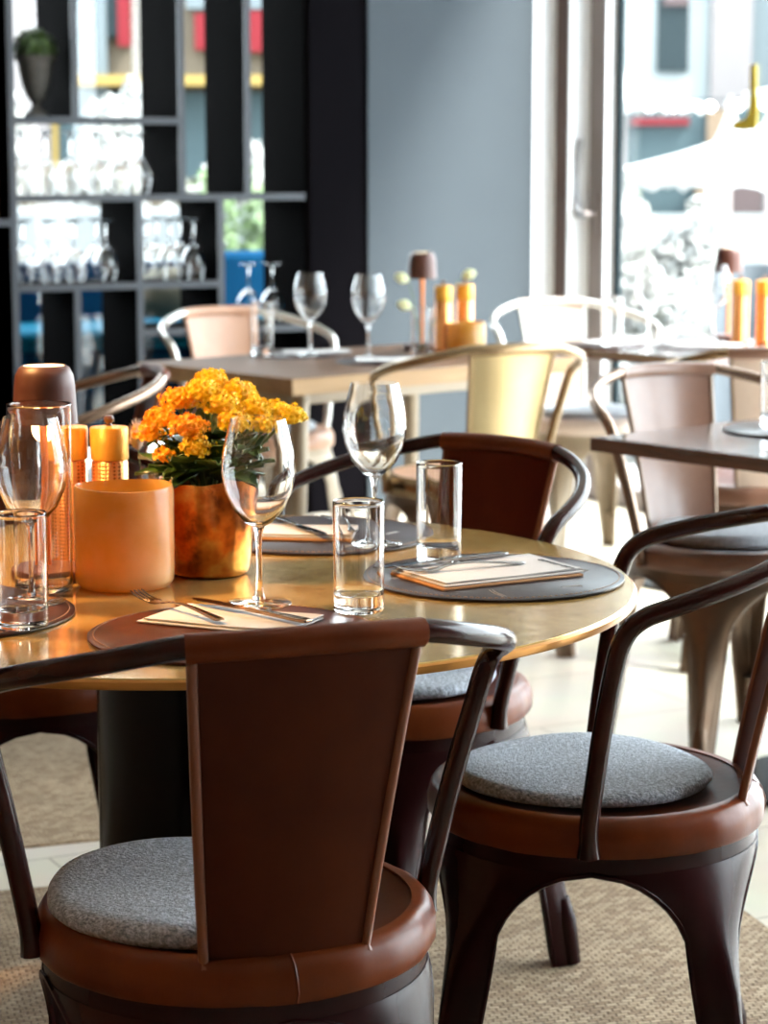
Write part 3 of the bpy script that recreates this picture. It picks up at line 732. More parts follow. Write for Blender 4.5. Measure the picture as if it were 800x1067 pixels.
def box_table(name, label, corner, e1, e2, l1, l2, z, th, top, edge, leg, column=False):
    """corner + unit dirs; top slab with edge lipping, four splayed legs"""
    c = (corner[0] + e1[0]*l1/2 + e2[0]*l2/2, corner[1] + e1[1]*l1/2 + e2[1]*l2/2)
    rz = math.atan2(e1[1], e1[0])
    t = thing(name, label, 'table', (c[0], c[1], 0), rz)
    obj('tabletop', MB().box((0, 0, z-th/2), (l1-0.012, l2-0.012, th)), top, t, bevel=0.003)
    e_ = MB()
    for sx in (-1, 1): e_.box((sx*(l1/2-0.003), 0, z-th/2-0.0005), (0.006, l2, th-0.002))
    for sy in (-1, 1): e_.box((0, sy*(l2/2-0.003), z-th/2-0.0005), (l1-0.012, 0.006, th-0.002))
    obj('edge_lipping', e_, edge, t, smooth=None)
    if column:
        obj('column', MB().lathe([(0, 0.012), (0.04, 0.012), (0.04, z-th-0.012), (0.14, z-th-0.010), (0.14, z-th-0.0005), (0, z-th-0.0005)], 32), leg, t)
        obj('base_plate', MB().box((0, 0, 0.006), (0.42, 0.42, 0.012)), leg, t, bevel=0.003)
        return t
    obj('underframe', MB().box((0, 0, z-th-0.02), (l1-0.22, l2-0.22, 0.04)), leg, t, bevel=0.003)
    for sx in (-1, 1):
        for sy in (-1, 1):
            x0, y0 = sx*(l1/2-0.13), sy*(l2/2-0.13); x1, y1 = sx*(l1/2-0.06), sy*(l2/2-0.06)
            obj('leg', MB().tube([(x0, y0, z-th-0.001), (x1, y1, 0.0)], [0.028, 0.015], 12), leg, t)
    return t
def nrm(a): k = math.hypot(*a); return (a[0]/k, a[1]/k)
eR = nrm((0.75, 0.66)); eL = nrm((-0.66, 0.75))
tE = box_table('oak_table', 'square-edged oak table in the middle distance with pale raw edge', (-0.24, 6.03), eR, eL, 1.06, 0.70, TZ, 0.045, M['oak'], M['oak_edge'], M['pale_leg'])
fN = nrm((0.66, -0.75)); fF = (-fN[1], fN[0])
tF = box_table('walnut_table', 'dark walnut table at the right edge, nearer of the two walnut tables', (0.429, 4.76), fN, fF, 0.70, 0.70, TZ, 0.030, M['dark_wood'], M['dark_wood'], M['black_metal'], True)
gN = nrm((0.6, -0.8)); gF = (-gN[1], gN[0])
tG = box_table('walnut_table', 'dark walnut table against the window, farther of the two walnut tables', (0.42, 7.28), gN, gF, 0.72, 0.70, TZ, 0.030, M['dark_wood'], M['dark_wood'], M['black_metal'], True)

# ------------------------------------------------------------------ place settings
def placemat(label, c, m, r=0.178, z=TZ, stitch=True, creases=(), group=None):
    t = thing('placemat', label, 'placemat', (c[0], c[1], z + 0.0004), 0, group)
    obj('leather_disc', MB().lathe([(0, 0), (r-0.0015, 0), (r, 0.0015), (r, 0.0035), (r-0.003, 0.0050), (0, 0.0050)], 96), m, t, smooth=40)
    if stitch:
        s_ = MB(); n = 132
        for i in range(n):
            a = 2*PI*i/n; a2 = a + 2*PI/n*0.6; rr = r-0.007
            s_.tube([(rr*math.cos(a), rr*math.sin(a), 0.0051), (rr*math.cos((a+a2)/2), rr*math.sin((a+a2)/2), 0.0058), (rr*math.cos(a2), rr*math.sin(a2), 0.0051)], 0.0006, 5)
        obj('stitching', s_, M['stitch'], t)
    if creases:
        for (x, y, a, l) in creases:
            c_ = MB()
            dx, dy = math.cos(a)*l/2, math.sin(a)*l/2; nx, ny = -math.sin(a)*0.0045, math.cos(a)*0.0045
            for k in (0, 1):
                c_.tube(smooth_pts([(x-dx+k*nx, y-dy+k*ny, 0.0050), (x+nx*0.6+k*nx, y+ny*0.6+k*ny, 0.0052), (x+dx+k*nx, y+dy+k*ny, 0.0050)], 4), 0.0006, 5)
            obj('scuff_mark', c_, M['crease'], t)
    return t
PM = TZ + 0.0056
placemat('dark round leather placemat at the right of the brass table, window reflection in its grey colour', (0.152, 3.118), M['mat_window_grey'], creases=[(0.0, -0.135, 1.9, 0.05), (0.10, -0.09, 0.4, 0.03), (-0.03, 0.11, 2.0, 0.05), (0.12, 0.05, 2.2, 0.04), (-0.12, -0.02, 0.4, 0.04)])
placemat('dark round leather placemat at the far side of the brass table', (-0.105, 3.475), M['mat_window_grey'], creases=[(0.12, 0.0, 1.0, 0.03), (0.05, -0.12, 0.5, 0.04)])
placemat('brown stitched round leather placemat just behind the nearest armchair', (-0.180, 2.735), M['mat_brown'])
placemat('dark stitched round leather placemat at the left picture edge', (-0.570, 2.860), M['mat_dark'])

def napkin(label, c, rz, w=0.20, d=0.105, z=PM, ink=False, under=False, m=None):
    t = thing('napkin', label, 'napkin', (c[0], c[1], z), rz)
    o = 0
    if under:
        obj('kraft_sleeve', MB().box((-0.004, -0.003, 0.0018), (w, d, 0.0034)), M['napkin_brown'], t, bevel=0.001); o = 0.0036
    mb = MB()
    def sheet(z0, dx, dy, w_, d_, lift):
        rows = [[(dx-w_/2 + w_*i/8, dy-d_/2 + d_*j/6, z0 + lift*math.sin(i*1.1+j)*0.4 + lift*(i/8)**2) for j in range(7)] for i in range(9)]
        mb.sheet(rows, 0.0016)
    sheet(o+0.0016, 0.0, 0.0, w, d, 0.0004); sheet(o+0.0042, 0.003, 0.004, w*0.97, d*0.93, 0.0012)
    obj('paper_layers', mb, m or M['napkin'], t, smooth=40)
    if ink:
        ik = MB(); x = w/2-0.012; rn = random.Random(4)
        for i in range(9):
            y = -d/2 + 0.012 + i*0.0095
            ik.box((x-0.001, y, o+0.0066), (0.008 if i % 3 else 0.005, 0.0035 if i % 2 else 0.006, 0.0006))
        obj('printed_marks', ik, M['ink'], t, smooth=None)
    return t
def rotmove(mb, c, rz, tilt=0, z=0):
    mb.xf(Matrix.Translation((c[0], c[1], z)) @ Matrix.Rotation(rz, 4, 'Z') @ Matrix.Rotation(tilt, 4, 'Y')); return mb
def fork(label, tip, rz, m, z, L_=0.195, tilt=0.0):
    """tines start at local x=0, handle runs to +x"""
    t = thing('fork', label, 'fork', (tip[0], tip[1], z), rz); t.rotation_euler = (0, tilt, rz)
    tn = MB()
    for k in range(4):
        y = (-1.5+k)*0.0058
        tn.tube(smooth_pts([(0.0, y*0.95, 0.0105), (0.012, y, 0.0065), (0.028, y, 0.0035), (0.046, y, 0.003)], 4), [0.0007]+[0.0012]*12, 6)
    obj('tines', tn, m, t)
    mb = MB(); rows = []
    prof = [(0.042, 0.0108, 0.0032), (0.052, 0.0112, 0.0026), (0.062, 0.0085, 0.0035), (0.072, 0.0042, 0.0060), (0.085, 0.0028, 0.0085), (0.11, 0.0034, 0.0095), (0.14, 0.0048, 0.0075), (0.17, 0.0068, 0.0045), (0.188, 0.0080, 0.0030), (0.194, 0.0070, 0.0028), (L_+0.001, 0.0035, 0.0028)]
    rows = [[(x, -w + 2*w*j/6, zz - 0.0012*abs(-1+2*j/6)**2) for j in range(7)] for x, w, zz in prof]
    mb.sheet(rows, 0.0022)
    obj('handle', mb, m, t, smooth=70, sub=1)
    return t
def knife(label, tip, rz, m, z, tilt=0.0):
    t = thing('table_knife', label, 'knife', (tip[0], tip[1], z), rz); t.rotation_euler = (0, tilt, rz)
    bl = [(0.0, 0.0008, 0.004), (0.006, 0.0045, 0.004), (0.02, 0.0080, 0.004), (0.05, 0.0098, 0.004), (0.085, 0.0095, 0.004), (0.097, 0.0070, 0.004), (0.104, 0.0045, 0.004)]
    obj('blade', MB().sheet([[(x, -w*0.8 + 1.8*w*j/4, zz) for j in range(5)] for x, w, zz in bl], 0.0012), m, t, smooth=70)
    hd_ = [(0.102, 0.0042, 0.004), (0.115, 0.0045, 0.0045), (0.15, 0.0060, 0.0045), (0.19, 0.0080, 0.004), (0.208, 0.0085, 0.004), (0.215, 0.0065, 0.004)]
    obj('handle', MB().sheet([[(x, -w + 2*w*j/6, zz) for j in range(7)] for x, w, zz in hd_], 0.0048), m, t, smooth=70, sub=1)
    return t

# right setting
napkin('white napkin with small printed marks on the right placemat', (0.143, 3.115), R(30), w=0.225, d=0.14, ink=True, under=True)
fork('steel fork lying on the right napkin beside the rear tumbler', (0.015, 3.070), R(24), M['steel'], PM+0.0095)
knife('steel table knife on the right napkin, parallel to the fork', (-0.005, 3.095), R(34), M['steel'], PM+0.0098)
# near setting
napkin('folded white napkin on the brown placemat behind the nearest armchair', (-0.190, 2.795), R(-25), w=0.20, d=0.115)
fork('bronze-toned fork on the napkin behind the nearest armchair', (-0.318, 2.905), R(-52), M['steel_warm'], PM+0.0085)
knife('slim knife lying beside the front wine glass on the near napkin', (-0.245, 2.885), R(-44), M['steel_warm'], PM+0.0080)
# far setting
napkin('white napkin on the far placemat behind the tumblers', (-0.145, 3.455), R(-8), w=0.20, d=0.10, under=True)
knife('knife with dark reflection on the far napkin', (-0.085, 3.385), R(118), M['steel'], PM+0.0085)
fork('fork on the far napkin, seen through the near tumbler', (-0.045, 3.39), R(105), M['steel'], PM+0.0085)
# left setting
napkin('white napkin hidden behind the left tumbler', (-0.62, 2.84), R(60), w=0.18, d=0.09)

make_wineglass('clear wine glass at the front, standing before the yellow flowers', (-0.160, 2.906, PM))
make_wineglass('clear wine glass in the middle, behind the front tumbler', (-0.014, 3.375, PM))
make_wineglass('clear wine glass at the left edge, before the table lamp', (-0.452, 2.925, PM))
make_tumbler('clear straight tumbler standing at the near table edge, right of the front wine glass', (-0.032, 2.862, PM))
make_tumbler('clear straight tumbler on the right dark placemat', (0.078, 3.232, PM))
make_tumbler('clear tumbler at the left picture edge on the dark stitched placemat', (-0.442, 2.765, PM))

# candle holder
ch = thing('candle_holder', 'frosted amber glass candle holder, large, on the brass table', 'candle holder', (-0.350, 3.061, TZ+0.0003))
def cw(a, r, z): return r + 0.0006*math.sin(3*a+1)*(z/0.1), z + (0.0012*math.sin(2*a+0.7) if z > 0.13 else 0)
obj('glass_cup', MB().lathe([(0, 0), (0.052, 0), (0.062, 0.003), (0.0665, 0.011), (0.0672, 0.025), (0.0668, 0.132), (0.0655, 0.1375), (0.0638, 0.1380), (0.0625, 0.132), (0.0625, 0.028), (0.060, 0.014), (0.05, 0.009), (0, 0.008)], 80, wob=cw), M['amber'], ch, smooth=60)
obj('tealight', MB().lathe([(0, 0.009), (0.019, 0.009), (0.019, 0.024), (0.016, 0.0235), (0, 0.0225)], 28), M['wax'], ch)

# mills
def make_mill(label, loc, group=None):
    t = thing('pepper_mill', label, 'pepper mill', loc, 0, group)
    obj('mill_body', MB().lathe([(0, 0), (0.0265, 0), (0.0265, 0.006), (0.0258, 0.007), (0.0258, 0.147), (0.0235, 0.150), (0, 0.150)], 48), M['mill_body'], t)
    obj('base_ring', MB().lathe([(0.0262, 0.0005), (0.0282, 0.0005), (0.0282, 0.006), (0.0262, 0.007)], 48), M['copper'], t)
    obj('mill_cap', MB().lathe([(0, 0.151), (0.0265, 0.151), (0.0270, 0.153), (0.0270, 0.193), (0.0262, 0.1965), (0.012, 0.1985), (0, 0.1985)], 48), M['mill_cap'], t)
    obj('knob', MB().lathe([(0, 0.1985), (0.0045, 0.1985), (0.0035, 0.202), (0.0065, 0.2045), (0.0075, 0.2085), (0.0055, 0.2125), (0, 0.2135)], 20), M['brown_knob'], t)
    return t
m1 = make_mill('copper pepper mill with golden cap, left of the pair beside the lamp', (-0.446, 3.238, TZ+0.0003))
m2 = dup(m1, (-0.388, 3.232, TZ+0.0003), 1.3, 'copper pepper mill with golden cap, right of the pair behind the amber candle holder')

def make_lamp(label, loc, k=1.0, light=0.0):
    t = thing('table_lamp', label, 'table lamp', loc)
    t.scale = (k, k, k)
    obj('base', MB().lathe([(0, 0), (0.057, 0), (0.0585, 0.002), (0.0585, 0.012), (0.056, 0.015), (0.010, 0.019), (0, 0.019)], 56), M['shade'], t)
    obj('pole', MB().lathe([(0, 0.018), (0.0055, 0.018), (0.0055, 0.16), (0.0078, 0.235), (0, 0.235)], 20), M['copper_paint'], t)
    sd = obj('lamp_shade', MB().lathe([(0.0445, 0.2145), (0.0440, 0.217), (0.0415, 0.264), (0.0395, 0.280), (0.0345, 0.2900), (0.0290, 0.2935), (0.0280, 0.2920), (0.033, 0.2885), (0.038, 0.279), (0.040, 0.263), (0.0425, 0.2145), (0.0445, 0.2145)], 56), M['shade'], t)
    obj('top_diffuser', MB().lathe([(0, 0.2900), (0.0282, 0.2900), (0.0282, 0.2925), (0, 0.2928)], 40), M['diffuser'], t)
    obj('bottom_diffuser', MB().lathe([(0, 0.2205), (0.0415, 0.2205), (0.0415, 0.2235), (0, 0.2235)], 40), M['diffuser'], t)
    return t
lp = make_lamp('cordless table lamp with brown shade and copper pole on the brass table', (-0.462, 3.125, TZ+0.0003))
# clear carafe standing before the lamp
def make_vase(label, loc, r=0.043, h=0.235):
    ro = lambda z: r*(0.93 + 0.07*(z/h)**2)
    zs = [0.008] + [h*q for q in (0.1, 0.25, 0.4, 0.55, 0.7, 0.85, 0.95, 0.985)]
    prof = [(0, 0), (r*0.85, 0), (r*0.90, 0.001), (ro(0.004), 0.004)] + [(ro(z), z) for z in zs] + [(r-0.0002, h-0.0006), (r-0.0008, h), (r-0.0013, h-0.0006)]
    prof += [(ro(z)-0.0015, z) for z in reversed(zs[1:])] + [(ro(0.012)-0.0016, 0.012), (r*0.85, 0.009), (r*0.7, 0.008), (0, 0.008)]
    return tag(obj('glass_vase', MB().lathe(prof, 48), M['glass'], loc=loc, smooth=60), label, 'vase')
make_vase('tall clear glass vase between the left wine glass and the lamp', (-0.455, 3.022, TZ+0.0003), 0.043, 0.252)

# small glass vase with bunny tail grass behind the mills
bv = tag(obj('bud_vase', MB().lathe([(0, 0), (0.022, 0), (0.024, 0.004), (0.024, 0.10), (0.022, 0.10), (0.022, 0.008), (0, 0.006)], 32), M['glass'], loc=(-0.335, 3.27, TZ+0.0003), smooth=60), 'small clear bud vase between the mills and the copper flowerpot', 'vase')
def bunny(label, base, top, r=0.011):
    t = thing('bunny_tail_grass', label, 'dried grass', base)
    b = Vector(top) - Vector(base)
    obj('stalk', MB().tube(smooth_pts([(0, 0, 0), tuple(b*0.5 + Vector((0, 0, 0.01))), tuple(b)], 5), 0.0009, 6), M['stem_green'], t)
    hd_ = MB().sphere((0, 0, 0), r, 14, 10, (0.8, 0.8, 1.6))
    rn = random.Random(5)
    for i in range(160):
        a = rn.uniform(0, 2*PI); ph = math.acos(rn.uniform(-1, 1)); n3 = Vector((math.sin(ph)*math.cos(a), math.sin(ph)*math.sin(a), math.cos(ph)))
        p = Vector((n3.x*r*0.8, n3.y*r*0.8, n3.z*r*1.6)); q = p + n3*0.006 + Vector((0, 0, 0.004)); w = n3.orthogonal().normalized()*0.0005
        hd_.add([p-w, p+w, q], [(0, 1, 2)])
    hd_.xf(Matrix.Translation(b))
    obj('seed_head', hd_, M['bunny'], t)
    return t
bunny('dried bunny tail grass head, lower, left of the yellow flowers', (-0.335, 3.272, TZ+0.008), (-0.328, 3.262, TZ+0.118))
bunny('dried bunny tail grass head, upper, left of the yellow flowers', (-0.340, 3.268, TZ+0.008), (-0.352, 3.262, TZ+0.180), 0.012)

# ------------------------------------------------------------------ flowerpot and kalanchoe
POT = (-0.243, 3.160)
pt_ = thing('flowerpot', 'mottled copper and gold glazed flowerpot holding yellow flowers', 'flowerpot', (POT[0], POT[1], TZ+0.0003))
def pw(a, r, z): return r*(1+0.006*math.sin(3*a)+0.004*math.sin(5*a+1)), z + (0.0015*math.sin(4*a)+0.001*math.sin(9*a) if z > 0.12 else 0)
obj('pot', MB().lathe([(0, 0), (0.048, 0), (0.053, 0.003), (0.056, 0.010), (0.0665, 0.085), (0.0705, 0.130), (0.0712, 0.1335), (0.0690, 0.1335), (0.0675, 0.128), (0.064, 0.09), (0, 0.085)], 72, wob=pw), M['pot'], pt_, smooth=50)
obj('soil', MB().lathe([(0, 0.112), (0.0655, 0.108), (0.0655, 0.104), (0, 0.1)], 32), M['soil'], pt_)
kp = thing('kalanchoe', 'yellow-flowering kalanchoe with dark green leaves in the copper pot', 'plant', (POT[0], POT[1], TZ+0.112))
rn = random.Random(11)
def leaf_mb(mb, base, dirv, length, width, droop, cup=0.25):
    d = Vector(dirv).normalized(); side = d.cross(Vector((0, 0, 1))).normalized(); up = side.cross(d).normalized()
    rows = []; n = 7
    for i in range(n+1):
        u = i/n; w = width*math.sin(PI*min(1, (u*0.92+0.06)))**0.7*(0.45+0.55*math.sin(PI*u*0.9))
        if i == n: w = width*0.12
        c = Vector(base) + d*(length*u) + Vector((0, 0, -droop*u*u*length))
        rows.append([tuple(c + side*(w*q) + up*(cup*width*q*q + (0.0006*math.sin(9*u*PI) * abs(q)))) for q in (-1, -0.5, 0, 0.5, 1)])
    mb.sheet(rows, 0.0016)
for i in range(64):
    a = 2*PI*i/64*7.7 + rn.uniform(-0.3, 0.3); el = rn.uniform(-0.05, 0.95)
    d = (math.cos(a)*math.cos(el), math.sin(a)*math.cos(el), math.sin(el))
    b0 = (0.022*math.cos(a), 0.022*math.sin(a), rn.uniform(0.020, 0.085) if i % 2 else rn.uniform(0.02, 0.04))
    mb = MB(); leaf_mb(mb, b0, d, rn.uniform(0.045, 0.070), rn.uniform(0.017, 0.026), rn.uniform(0.0, 0.5))
    obj('leaf', mb, M['leaf'], kp, smooth=70)
for i in range(34):
    a = i*2.39996; el = rn.uniform(0.25, 1.15); q = rn.uniform(0.022, 0.045)
    d = (math.cos(a)*math.cos(el), math.sin(a)*math.cos(el), math.sin(el))
    mb = MB(); leaf_mb(mb, (q*math.cos(a), q*math.sin(a), rn.uniform(0.020, 0.055)), d, rn.uniform(0.050, 0.078), rn.uniform(0.019, 0.030), rn.uniform(0.05, 0.4))
    obj('leaf', mb, M['leaf'], kp, smooth=70)
# flower heads, placed around the dome of the plant (x right, y away, z up from soil)
heads = [(-0.078, -0.020, 0.085, 0.019, 1), (-0.060, -0.040, 0.108, 0.020, 1), (-0.040, -0.010, 0.130, 0.022, 1), (-0.022, -0.060, 0.098, 0.024, 1), (-0.010, -0.070, 0.072, 0.020, 0),
         (-0.005, -0.020, 0.142, 0.024, 0), (0.005, 0.025, 0.152, 0.024, 0), (0.022, -0.030, 0.126, 0.024, 0), (0.040, -0.055, 0.104, 0.021, 0), (0.040, 0.010, 0.140, 0.022, 0),
         (0.068, -0.010, 0.118, 0.022, 0), (0.082, -0.035, 0.098, 0.018, 0), (0.116, -0.010, 0.108, 0.020, 0), (0.100, 0.020, 0.112, 0.016, 0), (-0.070, 0.030, 0.100, 0.020, 1), (-0.030, 0.045, 0.125, 0.022, 0), (0.045, 0.050, 0.125, 0.022, 0), (-0.055, -0.062, 0.060, 0.013, 1)]
for (x, y, z, r, og) in heads:
    st = MB(); st.tube(smooth_pts([(x*0.15, y*0.15, 0.0), (x*0.55, y*0.55, z*0.55), (x, y, z-0.004)], 4), 0.0019, 6)
    for k in range(7):
        a = 2*PI*k/7; st.tube([(x*0.9, y*0.9, z*0.86), (x+math.cos(a)*r*0.6, y+math.sin(a)*r*0.6, z+0.002)], 0.0008, 5)
    obj('stem', st, M['stem_green'], kp)
    fl = MB(); nfl = int(46*(r/0.02)**2)
    for k in range(nfl):
        # spread florets over a dome
        u = 1 - 1.35*(k+0.5)/nfl; ph = math.acos(max(-1, u)); a = k*2.39996
        n3 = Vector((math.sin(ph)*math.cos(a), math.sin(ph)*math.sin(a), math.cos(ph)))
        c = Vector((x, y, z)) + Vector((n3.x*r, n3.y*r, n3.z*r*0.72))*rn.uniform(0.86, 1.06)
        c += Vector((rn.gauss(0, 0.0018), rn.gauss(0, 0.0018), rn.gauss(0, 0.0018))); e1_ = n3.orthogonal().normalized(); e2_ = n3.cross(e1_); a0 = rn.uniform(0, PI)
        for ring, (L_, lift) in enumerate(((0.0060, 0.0014), (0.0042, 0.0040))):
            for q in range(4):
                b = a0 + q*PI/2 + ring*PI/4; dd = e1_*math.cos(b) + e2_*math.sin(b); ss = n3.cross(dd)
                fl.add([c, c + dd*L_*0.6 + ss*L_*0.42 + n3*lift*0.8, c + dd*L_ + n3*lift, c + dd*L_*0.6 - ss*L_*0.42 + n3*lift*0.8], [(0, 1, 2, 3)])
    fl.sphere((x, y, z), r*0.72, 12, 8, (1, 1, 0.72))
    obj('flower_head', fl, M['petal_orange'] if og else M['petal'], kp, smooth=None)

# ------------------------------------------------------------------ oak table setting
make_wineglass('left of the two wine glasses on the oak table in the middle distance', (-0.215, 6.72, PM))
make_wineglass('right of the two wine glasses on the oak table in the middle distance', (-0.045, 6.60, PM))
make_tumbler('tall clear tumbler at the left of the oak table, before the tan armchair', (-0.355, 6.72, PM), h=0.155)
placemat('dark placemat under the left wine glass of the oak table', (-0.26, 6.79), M['mat_dark'], 0.14, stitch=False)
placemat('dark placemat under the right wine glass of the oak table', (0.00, 6.56), M['mat_dark'], 0.14, stitch=False)
napkin('white napkin beside the left wine glass on the oak table', (-0.20, 6.80), R(10), w=0.2, d=0.08)
napkin('white napkin beside the right wine glass on the oak table', (0.02, 6.53), R(8), w=0.2, d=0.08)
dup(lp, (0.115, 6.98, TZ+0.0003), 0.4, 'table lamp with maroon shade standing on the oak table against the blue wall')
def flower_vase(label, loc):
    o = make_vase(label, loc, 0.034, 0.135); return o
VZ = (0.112, 6.86, TZ+0.0003)
flower_vase('clear glass vase with pale flowers on the oak table', VZ)
def tulip(label, base, top, lean):
    t = thing('cream_flower', label, 'flower', base); b = Vector(top) - Vector(base)
    obj('stem', MB().tube(smooth_pts([(0, 0, 0), tuple(b*0.6 + Vector((0, 0, 0.02))), tuple(b)], 6), 0.0016, 6), M['stem_green'], t)
    mb = MB()
    for k in range(6):
        a = 2*PI*k/6; rows = []
        for i in range(6):
            u = i/5; w = 0.012*math.sin(PI*(u*0.85+0.1)); rad = 0.011*math.sin(PI*(u*0.75+0.08))
            c = Vector((rad*math.cos(a), rad*math.sin(a), u*0.042)); s_ = Vector((-math.sin(a), math.cos(a), 0))
            rows.append([tuple(c - s_*w), tuple(c), tuple(c + s_*w)])
        mb.sheet(rows, 0.001)
    mb.xf(Matrix.Translation(b) @ Matrix.Rotation(lean, 4, 'Y'))
    obj('petals', mb, M['tulip'], t); return t
tulip('cream flower leaning left, upper one in the vase on the oak table', (0.112, 6.86, TZ+0.012), (0.072, 6.85, TZ+0.215), -1.2)
tulip('cream flower drooping left, lower one in the vase on the oak table', (0.112, 6.86, TZ+0.012), (0.080, 6.83, TZ+0.138), -1.3)
tulip('cream flower leaning far right over the mills on the oak table', (0.114, 6.86, TZ+0.012), (0.235, 6.93, TZ+0.222), 1.2)
dup(m1, (0.178, 6.90, TZ+0.0003), 0.2, 'copper pepper mill with orange cap, left of the pair on the oak table')
m4 = dup(m1, (0.245, 6.98, TZ+0.0003), 0.9, 'copper pepper mill with orange cap, right of the pair on the oak table')
c2 = dup(ch, (0.245, 6.86, TZ+0.0003), 0.5, 'amber glass candle holder, small and glowing, on the oak table'); c2.scale = (0.86, 0.86, 0.66)

# far walnut table
make_tumbler('tumbler on the far walnut table before the window frame', (0.70, 7.08, PM), h=0.15)
placemat('dark placemat at the left of the far walnut table', (0.68, 7.14), M['mat_dark'], 0.14, stitch=False)
placemat('dark placemat at the right of the far walnut table', (0.98, 7.10), M['mat_dark'], 0.14, stitch=False)
napkin('white napkin at the left of the far walnut table', (0.72, 7.18), R(30), w=0.2, d=0.1)
napkin('white napkin at the right of the far walnut table', (0.99, 7.05), R(-20), w=0.2, d=0.1)
make_wineglass('wine glass at the left on the far walnut table, ghostly against the window', (0.83, 7.22, TZ+0.0003))
make_wineglass('wine glass at the right on the far walnut table, ghostly against the window', (1.03, 7.20, PM))
dup(lp, (1.10, 7.38, TZ+0.0003), 0.4, 'table lamp with maroon shade standing on the far walnut table before the window')
dup(m1, (1.115, 7.22, TZ+0.0003), 0.7, 'pepper mill with orange cap, left of the pair on the far walnut table')
dup(m1, (1.19, 7.22, TZ+0.0003), 1.7, 'pepper mill with orange cap, right of the pair on the far walnut table')
# near walnut table
make_tumbler('clear tumbler at the right picture edge on the near walnut table', (0.835, 4.89, PM), h=0.14)
placemat('dark placemat at the right picture edge on the near walnut table', (0.87, 4.86), M['mat_dark'], 0.15, stitch=False)

# ------------------------------------------------------------------ rugs
def rug(label, corner, dirv, w, d, th=0.0035):
    rz = math.atan2(dirv[1], dirv[0]); c = (corner[0] - dirv[0]*w/2 + dirv[1]*d/2, corner[1] - dirv[1]*w/2 - dirv[0]*d/2)
    t = thing('woven_rug', label, 'rug', (c[0], c[1], 0.0003), rz)
    obj('weave', MB().box((0, 0, th/2), (w-0.03, d-0.03, th)), M['sisal'], t, smooth=None)
    e = MB()
    for sx in (-1, 1): e.box((sx*(w/2-0.008), 0, th/2), (0.016, d, th+0.0006))
    for sy in (-1, 1): e.box((0, sy*(d/2-0.008), th/2), (w-0.032, 0.016, th+0.0006))
    obj('bound_edge', e, M['sisal'], t, smooth=None)
    return t
rug('woven sisal rug under the nearest armchair and the chair at the right', (0.50, 4.36), nrm((0.96, 0.28)), 2.6, 2.5)
dd = nrm((0.94, 0.34)); rug('woven sisal rug farther back at the left, beyond a strip of tiles', (-0.10 + 0.0, 4.56 + 1.35), dd, 2.2, 1.33)

# ------------------------------------------------------------------ outdoors
gp = MB(); gp.prism([(-40, -20), (60, -20), (60, 80), (-40, 80)], -1.0, -0.8)
struct('ground', gp, M['paving'], smooth=None)
def building(name, label, loc, rz, parts):
    t = thing(name, label, 'building', loc, rz)
    for (n_, c, d, m_) in parts: obj(n_, MB().box(c, d), m_, t, smooth=None)
    return t
# right-hand street: facade about 32 m away
building('pale_building', 'pale plastered building across the street with one tall window, seen through the big window', (0, 32, -0.8), 0, [
    ('wall', (3.2, 3, 7.5), (2.5, 6, 9.4), M['white_facade']), ('pilaster', (4.72, 2.9, 7.5), (0.55, 6.1, 9.4), M['pink_facade']),
    ('wall', (5.18, 3.05, 7.5), (0.36, 6, 9.4), M['blue_grey_facade']), ('wall', (7.6, 3, 7.5), (4.4, 6, 9.4), M['white_facade']),
    ('window_recess', (3.93, -0.02, 5.2), (0.42, 0.1, 3.8), M['win_dark']), ('blind', (3.96, -0.10, 4.55), (0.34, 0.06, 0.75), M['blind']),
    ('small_window', (5.98, -0.02, 3.28), (0.16, 0.1, 0.30), M['win_dark'])])
building('shopfront', 'dark teal shopfront at street level with a red sign, below the pale building', (0, 30.5, -0.8), 0, [
    ('wall', (4.6, 1.5, 1.3), (5.4, 3, 2.9), M['shop_dark']), ('sign_board', (3.60, -0.05, 2.60), (0.75, 0.1, 0.09), M['red']),
    ('door_panel', (4.40, -0.05, 1.9), (0.38, 0.1, 1.7), M['peach']), ('side_panel', (4.28, -0.10, 1.62), (0.42, 0.1, 0.46), M['peach']), ('side_panel', (4.75, -0.10, 1.58), (0.40, 0.1, 0.5), M['blind']), ('low_wall', (4.6, -0.3, 0.7), (5.6, 0.3, 1.42), M['white_facade'])])
def parasol(label, loc, rad, h_edge, h_top, val=0.16, n=8, group=None):
    t = thing('parasol', label, 'parasol', loc, 0.2, group)
    mb = MB(); rows = []
    prof = [(0.02, h_top), (rad*0.3, h_top-(h_top-h_edge)*0.36), (rad*0.65, h_top-(h_top-h_edge)*0.72), (rad, h_edge)]
    def w(a, r, z):
        k = 1 - 0.05*(1-math.cos(n*a))*(r/rad); return r*k, z
    mb.lathe(prof + [(rad-0.01, h_edge-0.01), (rad*0.6, h_top-(h_top-h_edge)*0.74), (0.02, h_top-0.03)], 64, wob=w)
    obj('canopy', mb, M['canvas'], t, smooth=50)
    def w2(a, r, z):
        k = 1 - 0.05*(1-math.cos(n*a)); return r*k, z + (0.06*abs(math.sin(n*1.5*a)) if z < h_edge-val*0.5 else 0)
    obj('valance', MB().lathe([(rad, h_edge), (rad, h_edge-val*0.6), (rad, h_edge-val), (rad-0.012, h_edge-val), (rad-0.012, h_edge), (rad, h_edge)], 96, wob=w2), M['canvas'], t)
    obj('finial', MB().lathe([(0.06, h_top-0.06), (0.04, h_top+0.01), (0.02, h_top+0.05), (0, h_top+0.07)], 16), M['canvas'], t)
    obj('pole', MB().lathe([(0, 0), (0.03, 0), (0.03, h_top-0.04), (0, h_top-0.04)], 16), M['frame_grey'], t)
    return t
parasol('large white parasol filling the middle of the window view', (3.9, 22, -0.8), 1.75, 2.02, 2.56, 0.20)
